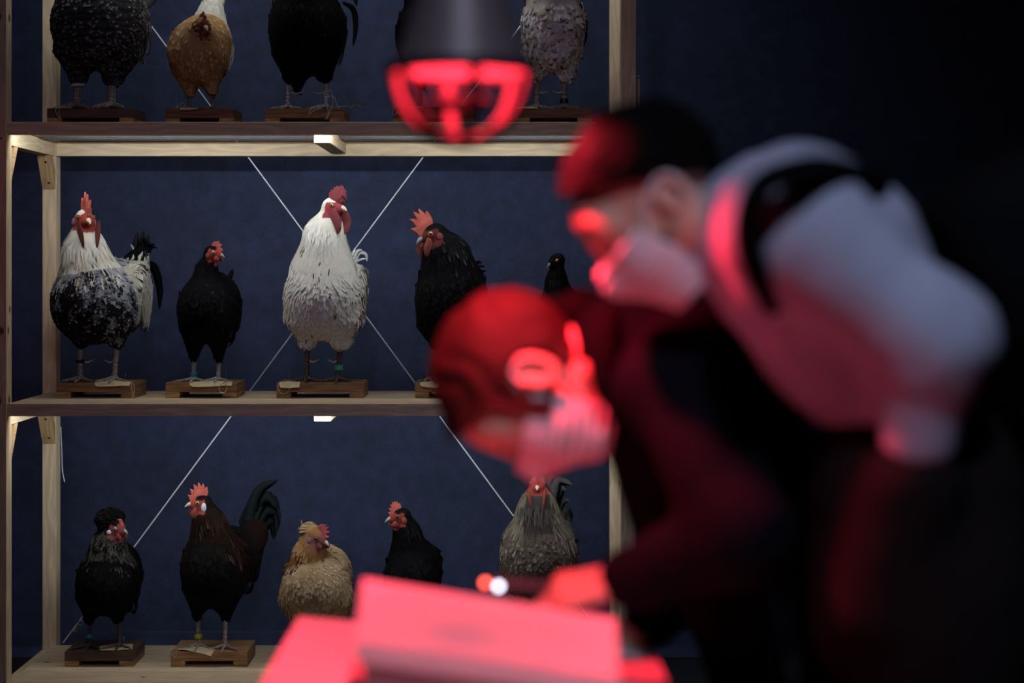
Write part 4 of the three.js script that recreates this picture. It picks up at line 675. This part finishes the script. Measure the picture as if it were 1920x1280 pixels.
// ---------------------------------------------------------------- the two people
const skinM = new THREE.MeshPhysicalMaterial({ color: lin(0.56, 0.33, 0.24), roughness: 0.55, sheen: 0.2 });
const maskM = new THREE.MeshStandardMaterial({ color: lin(0.72, 0.72, 0.76), roughness: 0.85 });
const weave = tex(256, 256, (u, v) => { const c = cl8(128 + 60 * Math.sin(u * 6.2832 * 64) * Math.sin(v * 6.2832 * 64) + 50 * tn(u, v, 60, 60, 3)); return [c, c, c]; }, false, 6, 6);
const cloth = (r, g, b, rough = 0.9) => new THREE.MeshPhysicalMaterial({ color: lin(r, g, b), roughness: rough, specularIntensity: 0.15, bumpMap: weave, bumpScale: 0.0008 });
function basis(f, u) { const sd = f.clone().cross(u).normalize(); return { f, u, sd, m: [f.x, f.y, f.z, u.x, u.y, u.z, sd.x, sd.y, sd.z] }; }
function headPrims(c, b, k) {
  const H = (a, e, d) => c.clone().addScaledVector(b.f, a * k).addScaledVector(b.u, e * k).addScaledVector(b.sd, d * k), E = (a, e, d, x, y, z, t) => ell(H(a, e, d), V(x * k, y * k, z * k), t, b.m);
  const p = [E(-0.012, 0.035, 0, 0.098, 0.088, 0.076), E(0.035, -0.03, 0, 0.056, 0.085, 0.06), cap(H(0.06, -0.095, -0.012), H(0.06, -0.095, 0.012), 0.026 * k, 0.026 * k), E(0.07, 0.048, 0, 0.026, 0.032, 0.055), cap(H(0.088, 0.02, 0), H(0.112, -0.026, 0), 0.009 * k, 0.014 * k), cap(H(0.09, -0.028, -0.014), H(0.09, -0.028, 0.014), 0.011 * k, 0.011 * k), cap(H(0.086, -0.058, -0.018), H(0.086, -0.058, 0.018), 0.009 * k, 0.009 * k)];
  for (const s of [-1, 1]) p.push(cap(H(0.078, 0.022, s * 0.018), H(0.068, 0.026, s * 0.05), 0.012 * k, 0.012 * k), E(0.05, -0.03, s * 0.044, 0.03, 0.028, 0.018), cap(H(-0.02, -0.07, s * 0.05), H(0.045, -0.1, s * 0.03), 0.02 * k, 0.018 * k));
  const ears = []; for (const s of [-1, 1]) { const pts = []; for (let i = 0; i <= 9; i++) { const a = 0.4 + i / 9 * 4.6; ears.push(null); pts.push(H(-0.012 - Math.sin(a) * 0.017 - 0.004, -0.003 + Math.cos(a) * 0.030, s * (0.079 + 0.006 * Math.sin(a / 2)))); } ears.length = 0; for (let i = 0; i < 9; i++) p.push({ ...cap(pts[i], pts[i + 1], 0.0055 * k, 0.0055 * k), ear: 1 }); p.push({ ...E(-0.01, -0.028, s * 0.078, 0.009, 0.011, 0.006), ear: 1 }, { ...E(-0.006, -0.003, s * 0.074, 0.016, 0.024, 0.006), ear: 1 }); }
  return { p, H };
}
function buildHead(c, b, k) {
  const { p, H } = headPrims(c, b, k), base = p.filter(q => !q.ear), ears = p.filter(q => q.ear), fb = field(base, 0.028 * k), fe = field(ears, 0.006 * k);
  const sock = [-1, 1].map(s => H(0.094, 0.008, s * 0.031));
  const f = (x, y, z) => { let d = smin(fb(x, y, z), fe(x, y, z), 0.008 * k); for (const o of sock) { const e = 0.017 * k - Math.hypot(x - o.x, y - o.y, z - o.z), h = Math.max(0.012 * k - Math.abs(-d - (-e)), 0) / (0.012 * k); d = Math.max(d, e) + h * h * 0.012 * k * 0.25; } return d; };
  const loc = (x, y, z) => { const e = V(x, y, z).sub(c).multiplyScalar(1 / k); return [e.dot(b.f), e.dot(b.u), e.dot(b.sd)]; };
  return { f, fb, H, loc, bb: bounds(base, 0.02) };
}
function eyesFor(hd, b, k, g) {
  for (const s of [-1, 1]) {
    const o = hd.H(0.079, 0.008, s * 0.031), e = part('eye', new THREE.SphereGeometry(0.0125 * k, 20, 14).translate(o.x, o.y, o.z), new THREE.MeshPhysicalMaterial({ color: lin(0.75, 0.72, 0.7), roughness: 0.1, clearcoat: 1 }), g);
    const q = o.clone().addScaledVector(b.f, 0.0085 * k).addScaledVector(b.u, -0.003 * k); part('iris', new THREE.SphereGeometry(0.0058 * k, 12, 10).translate(q.x, q.y, q.z), eyeBlack, e);
    part('eyebrow', tube(curve([hd.H(0.092, 0.034, s * 0.012), hd.H(0.088, 0.041, s * 0.03), hd.H(0.074, 0.036, s * 0.052)], 10), [0.003, 0.004, 0.0045, 0.0045, 0.0045, 0.0045, 0.004, 0.004, 0.003, 0.002, 0.001].map(v => v * k), 6), hairBlack, g);
  }
}
const hairBlack = new THREE.MeshPhysicalMaterial({ color: lin(0.0028, 0.0025, 0.0025), roughness: 0.8, specularIntensity: 0.08 });
const hairBrown = new THREE.MeshPhysicalMaterial({ color: lin(0.026, 0.011, 0.009), roughness: 0.75, specularIntensity: 0.25 });
// hand: wrist w, pointing along d, back of the hand towards n; curl per finger; returns capsules
function handPrims(w, d, n, k, side, curls, thumb) {
  const t = n.clone().cross(d).normalize().multiplyScalar(side), p = [], Q = (a, b, c) => w.clone().addScaledVector(d, a * k).addScaledVector(t, b * k).addScaledVector(n, c * k);
  p.push(cap(Q(-0.03, 0, 0), Q(0.015, 0, 0), 0.026 * k, 0.026 * k));
  const bx = [-0.030, -0.010, 0.011, 0.030], ln = [0.068, 0.083, 0.077, 0.060], base = [0.088, 0.093, 0.089, 0.08];
  for (let i = 0; i < 4; i++) {
    p.push(cap(Q(0.012, bx[i] * 0.6, 0), Q(base[i], bx[i], 0), 0.0155 * k, 0.0115 * k));
    let pos = Q(base[i], bx[i], 0), ang = 0; const seg = [0.46, 0.30, 0.24];
    seg.forEach((q, j) => { ang += curls[i] * (j ? 1.0 : 0.8); const dir = d.clone().multiplyScalar(Math.cos(ang)).addScaledVector(n, -Math.sin(ang)).addScaledVector(t, (bx[i]) * 1.2), nx = pos.clone().addScaledVector(dir.normalize(), ln[i] * q * k); p.push(cap(pos, nx, (0.0102 - j * 0.0008) * k, (0.0095 - j * 0.0009) * k)); pos = nx; });
  }
  const [ta, tb] = thumb; let a = Q(0.02, -0.022, -0.006), b1 = Q(0.052, -0.044 * ta, -0.016 - 0.012 * tb), b2 = Q(0.082, -0.05 * ta, -0.026 - 0.02 * tb), b3 = Q(0.104, -0.042 * ta, -0.034 - 0.024 * tb);
  p.push(cap(a, b1, 0.0165 * k, 0.0128 * k), cap(b1, b2, 0.0122 * k, 0.0108 * k), cap(b2, b3, 0.0105 * k, 0.009 * k));
  return p;
}
function joinGeo(list) { return mergeGeometries(list.map(g => g.toNonIndexed())); }
function fabric(prims, k, cell, amp, cut) {
  const f = field(prims, k), ff = (x, y, z) => { let d = f(x, y, z) + amp * (perlin.noise(x * 9, y * 6, z * 7) + 0.35 * perlin.noise(x * 26 + 5, y * 17, z * 22)); if (cut) d = Math.max(d, cut(x, y, z)); return d; };
  return net(ff, bounds(prims, 0.04), cell);
}
function shoe(at, dir, g, name = 'shoe') {
  const e = cap(at.clone().addScaledVector(dir, -0.06).setY(0.045), at.clone().addScaledVector(dir, 0.16).setY(0.036), 0.048, 0.038), e2 = cap(at.clone().setY(0.06), at.clone().setY(0.11), 0.045, 0.046), f = field([e, e2], 0.04);
  part(name, net((x, y, z) => Math.max(f(x, y, z), 0.002 - y), bounds([e, e2], 0.02), 0.008), new THREE.MeshStandardMaterial({ color: lin(0.02, 0.02, 0.022), roughness: 0.6 }), g);
}

{ // ---- person bending over the box, dark jacket
  const hip = P(1500, 1190, 2.48), g = thing('person', 'person in dark jacket and white mask bending over the box, holding a small device', 'person', V(hip.x, 0, hip.z)), O = g.position, S = v => v.sub(O), p = (x, y, d) => S(P(x, y, d));
  const b = basis(V(-0.14, -0.985, 0.06).normalize(), V(-0.985, 0.14, 0.0).normalize()); b.u.addScaledVector(b.f, -b.u.dot(b.f)).normalize(); Object.assign(b, basis(b.f, b.u));
  const k = 1.08, hc = p(992, 716, 2.38), hd = buildHead(hc, b, k);
  const W = p(1168, 1088, 2.24), dirH = V(-0.93, -0.22, -0.12).normalize(), nH = V(-0.2, 0.9, 0.35); nH.addScaledVector(dirH, -nH.dot(dirH)).normalize();
  const W2 = p(1212, 1172, 2.56), dir2 = V(-0.8, -0.45, 0.0).normalize(), n2 = V(-0.35, 0.85, 0.35); n2.addScaledVector(dir2, -n2.dot(dir2)).normalize();
  const shN = p(1262, 725, 2.24), shF = p(1215, 660, 2.58), elN = p(1398, 1005, 2.08), elF = p(1360, 1040, 2.62), neck0 = p(1075, 672, 2.38), neck1 = p(1165, 660, 2.4), chest = p(1285, 740, 2.42), hipC = p(1500, 1190, 2.48);
  const skin = [cap(neck0, neck1, 0.05, 0.055), cap(neck1, chest, 0.06, 0.1), cap(chest, hipC, 0.1, 0.1), cap(shN, elN, 0.04, 0.034), cap(elN, W, 0.034, 0.025), cap(shF, elF, 0.04, 0.034), cap(elF, W2, 0.034, 0.025)];
  const h1 = handPrims(W, dirH, nH, 0.98, 1, [0.62, 0.72, 0.8, 0.9], [0.85, 0.6]), h2 = handPrims(W2, dir2, n2, 0.98, 1, [0.25, 0.22, 0.25, 0.3], [1, 0.2]);
  part('body', joinGeo([net(field(skin, 0.03), bounds(skin, 0.02), 0.012), net(hd.f, hd.bb, 0.0036), net(field(h1, 0.009), bounds(h1, 0.012), 0.003), net(field(h2, 0.009), bounds(h2, 0.012), 0.003)]), skinM, g);
  eyesFor(hd, b, k, g);
  // hair: cap over the skull with a low bun
  const strand = (x, y, z) => 0.0022 * Math.sin(70 * (x * 0.6 + y * 1.1 + z * 0.8) + 6 * perlin.noise(x * 14, y * 14, z * 14));
  part('hair', net((x, y, z) => { const [a, e, d] = hd.loc(x, y, z); const cutF = (a - 0.042 - Math.max(0, e - 0.05) * 1.3), low = -(e + 0.035 + Math.max(0, -a - 0.01) * 0.35); let h = Math.max(hd.fb(x, y, z) - 0.016 + strand(x, y, z), cutF, low); const ear = 0.034 - Math.hypot(a + 0.012, (e + 0.006) * 0.9, (Math.abs(d) - 0.085) * 0.9); h = Math.max(h, ear); return h; }, hd.bb.clone().expandByScalar(0.03), 0.0045), hairBrown, g);
  const bun = p(1085, 585, 2.41), bunF = [ell(bun, V(0.047, 0.034, 0.042), '')]; part('hair_bun', net((x, y, z) => field(bunF, 0.01)(x, y, z) + 1.6 * strand(x, y, z), bounds([...bunF, cap(bun, p(1040, 620, 2.4), 0.03, 0.03)], 0.012), 0.005), hairBlack, g);
  // mask and loops
  part('face_mask', net((x, y, z) => { const [a, e, d] = hd.loc(x, y, z); return Math.max(hd.fb(x, y, z) - 0.009 + 0.0012 * Math.sin(e * 420), -(hd.fb(x, y, z) - 0.003), -(e + 0.122), e - (-0.004 + a * 0.05), -(a - 0.012)); }, hd.bb.clone().expandByScalar(0.02), 0.0038), maskM, g);
  for (const s of [-1, 1]) part('mask_loop', tube(curve([hd.H(0.02, -0.015, s * 0.069), hd.H(-0.012, 0.026, s * 0.083), hd.H(-0.036, 0.005, s * 0.084), hd.H(-0.02, -0.035, s * 0.075), hd.H(0.02, -0.09, s * 0.054)], 24), 0.0028, 6), maskM, g);
  // jacket
  const J = [cap(neck1.clone().lerp(neck0, 0.1), chest, 0.088, 0.125), cap(chest, p(1370, 920, 2.45), 0.145, 0.15), cap(p(1370, 920, 2.45), hipC, 0.15, 0.155), cap(shN, shF, 0.075, 0.075), cap(shN, elN, 0.074, 0.062), cap(elN, elN.clone().lerp(W, 0.93), 0.062, 0.046), cap(shF, elF, 0.074, 0.06), cap(elF, elF.clone().lerp(W2, 0.93), 0.06, 0.045)];
  part('jacket', fabric(J, 0.035, 0.009, 0.009), cloth(0.0034, 0.0032, 0.007), g);
  part('collar', tube(curve([p(1150, 580, 2.36), p(1128, 640, 2.28), p(1140, 720, 2.27), p(1165, 770, 2.34)], 16), [0.014, 0.016, 0.018, 0.02, 0.022, 0.022, 0.022, 0.022, 0.022, 0.022, 0.022, 0.022, 0.02, 0.018, 0.016, 0.014, 0.012], 10), cloth(0.008, 0.006, 0.010), g);
  const fy = y => S(V(0, y, 0)).y; const kneeN = V(0.01, fy(0.5), 0.1), kneeF = V(0.0, fy(0.5), -0.12), hipL = V(0, fy(hip.y), 0);
  const Tr = [cap(hipL, V(0.0, fy(hip.y - 0.08), 0.05), 0.15, 0.12), cap(V(0, fy(hip.y - 0.05), 0.08), kneeN, 0.095, 0.07), cap(kneeN, V(0.05, fy(0.09), 0.1), 0.07, 0.055), cap(V(0, fy(hip.y - 0.05), -0.08), kneeF, 0.095, 0.07), cap(kneeF, V(0.05, fy(0.09), -0.12), 0.07, 0.055)];
  part('trousers', fabric(Tr, 0.03, 0.012, 0.005), cloth(0.012, 0.01, 0.012), g);
  shoe(V(0.03, 0, 0.1), V(-1, 0, 0.1), g); shoe(V(0.03, 0, -0.12), V(-1, 0, -0.1), g);
  // device held in the near hand
  const c = P(962, 1098, 2.28), dv = thing('handheld_device', 'small black handheld device in the hand with a red and a white glint drawn as glowing dots', 'device', c);
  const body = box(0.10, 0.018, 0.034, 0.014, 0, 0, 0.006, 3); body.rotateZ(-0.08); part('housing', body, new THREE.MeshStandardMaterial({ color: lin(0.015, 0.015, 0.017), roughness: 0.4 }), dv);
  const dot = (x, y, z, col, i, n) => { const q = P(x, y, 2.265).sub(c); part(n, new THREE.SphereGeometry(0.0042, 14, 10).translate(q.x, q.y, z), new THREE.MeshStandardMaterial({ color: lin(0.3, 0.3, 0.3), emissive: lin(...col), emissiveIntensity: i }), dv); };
  dot(910, 1093, 0.012, [1, 0.09, 0.05], 10, 'red_glint'); dot(935, 1098, 0.018, [0.75, 0.8, 1], 9, 'white_glint');  // reflected glints of the lamps, put in as small glowing dots
}
{ // ---- man in a light shirt behind, leaning forward
  const hip = P(1735, 1010, 2.12), g = thing('person', 'dark haired person in pale shirt and mask leaning forward with a backpack', 'person', V(hip.x, 0, hip.z)), O = g.position, S = v => v.sub(O), p = (x, y, d) => S(P(x, y, d));
  const b = basis(V(-0.62, -0.785, 0.02).normalize(), V(-0.785, 0.62, 0)); b.u.addScaledVector(b.f, -b.u.dot(b.f)).normalize(); Object.assign(b, basis(b.f, b.u));
  const k = 0.96, hc = p(1228, 382, 2.14), hd = buildHead(hc, b, k);
  const neck0 = p(1300, 420, 2.1), neck1 = p(1400, 430, 2.1), chest = p(1530, 500, 2.09), hipC = p(1735, 1000, 2.12), shN = p(1490, 425, 1.94), shF = p(1450, 400, 2.26), elN = p(1750, 635, 1.93), Wn = p(1716, 850, 1.97), elF = p(1690, 740, 2.34), Wf = p(1830, 930, 2.36);
  const skin = [cap(neck0, neck1, 0.05, 0.056), cap(neck1, chest, 0.06, 0.085), cap(chest, hipC, 0.085, 0.06), cap(shN, elN, 0.045, 0.04), cap(elN, Wn, 0.038, 0.028), cap(shF, elF, 0.045, 0.04), cap(elF, Wf, 0.038, 0.028)];
  const dn = Wn.clone().sub(elN).normalize(), nn = V(0.6, 0.3, 0.6); nn.addScaledVector(dn, -nn.dot(dn)).normalize(); const df = Wf.clone().sub(elF).normalize(), nf = V(0.6, 0.2, -0.5); nf.addScaledVector(df, -nf.dot(df)).normalize();
  const h1 = handPrims(Wn, dn, nn, 1.0, 1, [0.3, 0.3, 0.3, 0.3], [0.45, 0.2]), h2 = handPrims(Wf, df, nf, 1.05, -1, [0.4, 0.42, 0.45, 0.5], [1, 0.3]);
  part('body', joinGeo([net(field(skin, 0.03), bounds(skin, 0.02), 0.012), net(hd.f, hd.bb, 0.0038), net(field(h1, 0.009), bounds(h1, 0.012), 0.0034), net(field(h2, 0.009), bounds(h2, 0.012), 0.0034)]), skinM, g);
  eyesFor(hd, b, k, g);
  const strand = (x, y, z) => 0.0025 * perlin.noise(x * 90, y * 90, z * 90) + 0.002 * Math.sin(60 * (x + y * 0.7 + z));
  part('hair', net((x, y, z) => { const [a, e, d] = hd.loc(x, y, z); const front = a - 0.052 - (e - 0.088) * 1.1, temple = Math.max(a - 0.034, -(e - 0.02)), low = -(e + 0.05 + Math.max(0, -a - 0.02) * 0.2); let h = Math.max(hd.fb(x, y, z) - 0.02 + strand(x, y, z), front, low); h = Math.max(h, -Math.max(-(a - 0.03), e - 0.058)); const ear = 0.036 - Math.hypot(a + 0.012, (e + 0.004) * 0.9, (Math.abs(d) - 0.085) * 0.9); return Math.max(h, ear); }, hd.bb.clone().expandByScalar(0.04), 0.005), hairBlack, g);
  part('beard', net((x, y, z) => { const [a, e, d] = hd.loc(x, y, z); return Math.max(hd.fb(x, y, z) - 0.008 + strand(x, y, z), e + 0.03, -(e + 0.125), -(a + 0.012)); }, hd.bb.clone().expandByScalar(0.02), 0.005), hairBlack, g);
  part('face_mask', net((x, y, z) => { const [a, e, d] = hd.loc(x, y, z); return Math.max(hd.fb(x, y, z) - 0.014 + 0.0012 * Math.sin(e * 400), -(hd.fb(x, y, z) - 0.004), -(e + 0.118), e - 0.004, -(a - 0.035 - Math.max(0, e + 0.05) * 0.3)); }, hd.bb.clone().expandByScalar(0.025), 0.004), maskM, g);
  for (const s of [-1, 1]) { part('mask_loop', tube(curve([hd.H(0.05, -0.02, s * 0.066), hd.H(0.01, 0.018, s * 0.081), hd.H(-0.03, 0.02, s * 0.086), hd.H(-0.036, -0.02, s * 0.084), hd.H(0.0, -0.07, s * 0.07), hd.H(0.04, -0.105, s * 0.054)], 26), 0.0024, 6), maskM, g); }
  const shirtM = cloth(0.43, 0.45, 0.58);
  const J = [cap(neck1.clone().lerp(neck0, -0.1), chest, 0.082, 0.118), cap(chest, p(1600, 620, 2.1), 0.13, 0.108), cap(p(1600, 620, 2.1), p(1690, 730, 2.12), 0.104, 0.09), cap(shN, shF, 0.072, 0.072), cap(shN, elN, 0.074, 0.062), cap(elN, elN.clone().lerp(Wn, 0.85), 0.062, 0.046), cap(shF, elF, 0.072, 0.06), cap(elF, elF.clone().lerp(Wf, 0.85), 0.06, 0.048)];
  part('shirt', fabric(J, 0.06, 0.008, 0.008), shirtM, g);
  part('hood', tube(curve([p(1418, 470, 1.99), p(1412, 395, 1.98), p(1445, 328, 2.02), p(1525, 303, 2.1), p(1600, 318, 2.18)], 20), Array.from({ length: 21 }, (_, i) => 0.013 + 0.018 * Math.sin(i / 20 * Math.PI)), 12), shirtM, g);
  const fy = y => y, kneeN = V(0.02, 0.52, 0.1), kneeF = V(0.0, 0.52, -0.12);
  const Tr = [cap(p(1672, 748, 2.12), V(0, hip.y, 0), 0.1, 0.13), cap(Wn.clone().addScaledVector(dn, 0.045), Wn.clone().addScaledVector(dn, 0.2), 0.064, 0.076), cap(V(-0.01, hip.y + 0.05, 0), V(0, hip.y - 0.1, 0.01), 0.145, 0.152), cap(V(0, hip.y - 0.05, 0.09), kneeN, 0.1, 0.074), cap(kneeN, V(0.06, 0.09, 0.1), 0.074, 0.058), cap(V(0, hip.y - 0.05, -0.09), kneeF, 0.1, 0.074), cap(kneeF, V(0.06, 0.09, -0.12), 0.074, 0.058)];
  part('trousers', fabric(Tr, 0.03, 0.012, 0.006), cloth(0.012, 0.008, 0.009), g);
  shoe(V(0.04, 0, 0.1), V(-1, 0, 0.1), g); shoe(V(0.04, 0, -0.12), V(-1, 0, -0.1), g);
  // backpack on his back
  const along = P(1735, 900, 2.1).sub(P(1530, 430, 2.1)).normalize(), out = V(along.y * -1, along.x, 0).normalize(); if (out.y < 0) out.multiplyScalar(-1);
  const bc = P(1575, 520, 2.1).addScaledVector(along, 0.18).addScaledVector(out, 0.225), bpk = thing('backpack', 'black backpack worn on the back of the leaning person', 'backpack', bc);
  const M = new THREE.Matrix4().makeBasis(along, out, along.clone().cross(out)), black = cloth(0.004, 0.004, 0.005, 0.9);
  const bag = [ell(V(0, 0, 0), V(0.25, 0.1, 0.17), '')], sq = (x, y, z) => { const q = Math.pow(Math.pow(Math.abs(x / 0.24), 4) + Math.pow(Math.abs(y / 0.1), 4) + Math.pow(Math.abs(z / 0.16), 4), 0.25); return (q - 1) * 0.1; };
  part('bag', net((x, y, z) => sq(x, y, z) + 0.006 * perlin.noise(x * 14, y * 14, z * 14), bounds(bag, 0.03), 0.01).applyMatrix4(M), black, bpk);
  part('pocket', new RoundedBoxGeometry(0.24, 0.05, 0.2, 3, 0.02).translate(0.06, 0.115, 0).applyMatrix4(M), black, bpk);
  const Q = (x, y, d) => P(x, y, d).sub(bc);
  part('strap', tube(curve([Q(1650, 345, 2.02), Q(1580, 322, 1.9), Q(1500, 318, 1.83), Q(1430, 345, 1.82), Q(1402, 420, 1.84), Q(1415, 500, 1.88), Q(1450, 570, 1.95)], 30), 0.016, 8), black, bpk);
  part('strap', tube(curve([Q(1640, 335, 2.2), Q(1560, 312, 2.28), Q(1470, 312, 2.32), Q(1410, 355, 2.34), Q(1420, 480, 2.3)], 30), 0.015, 8), black, bpk);
}
renderer.render(scene, camera);
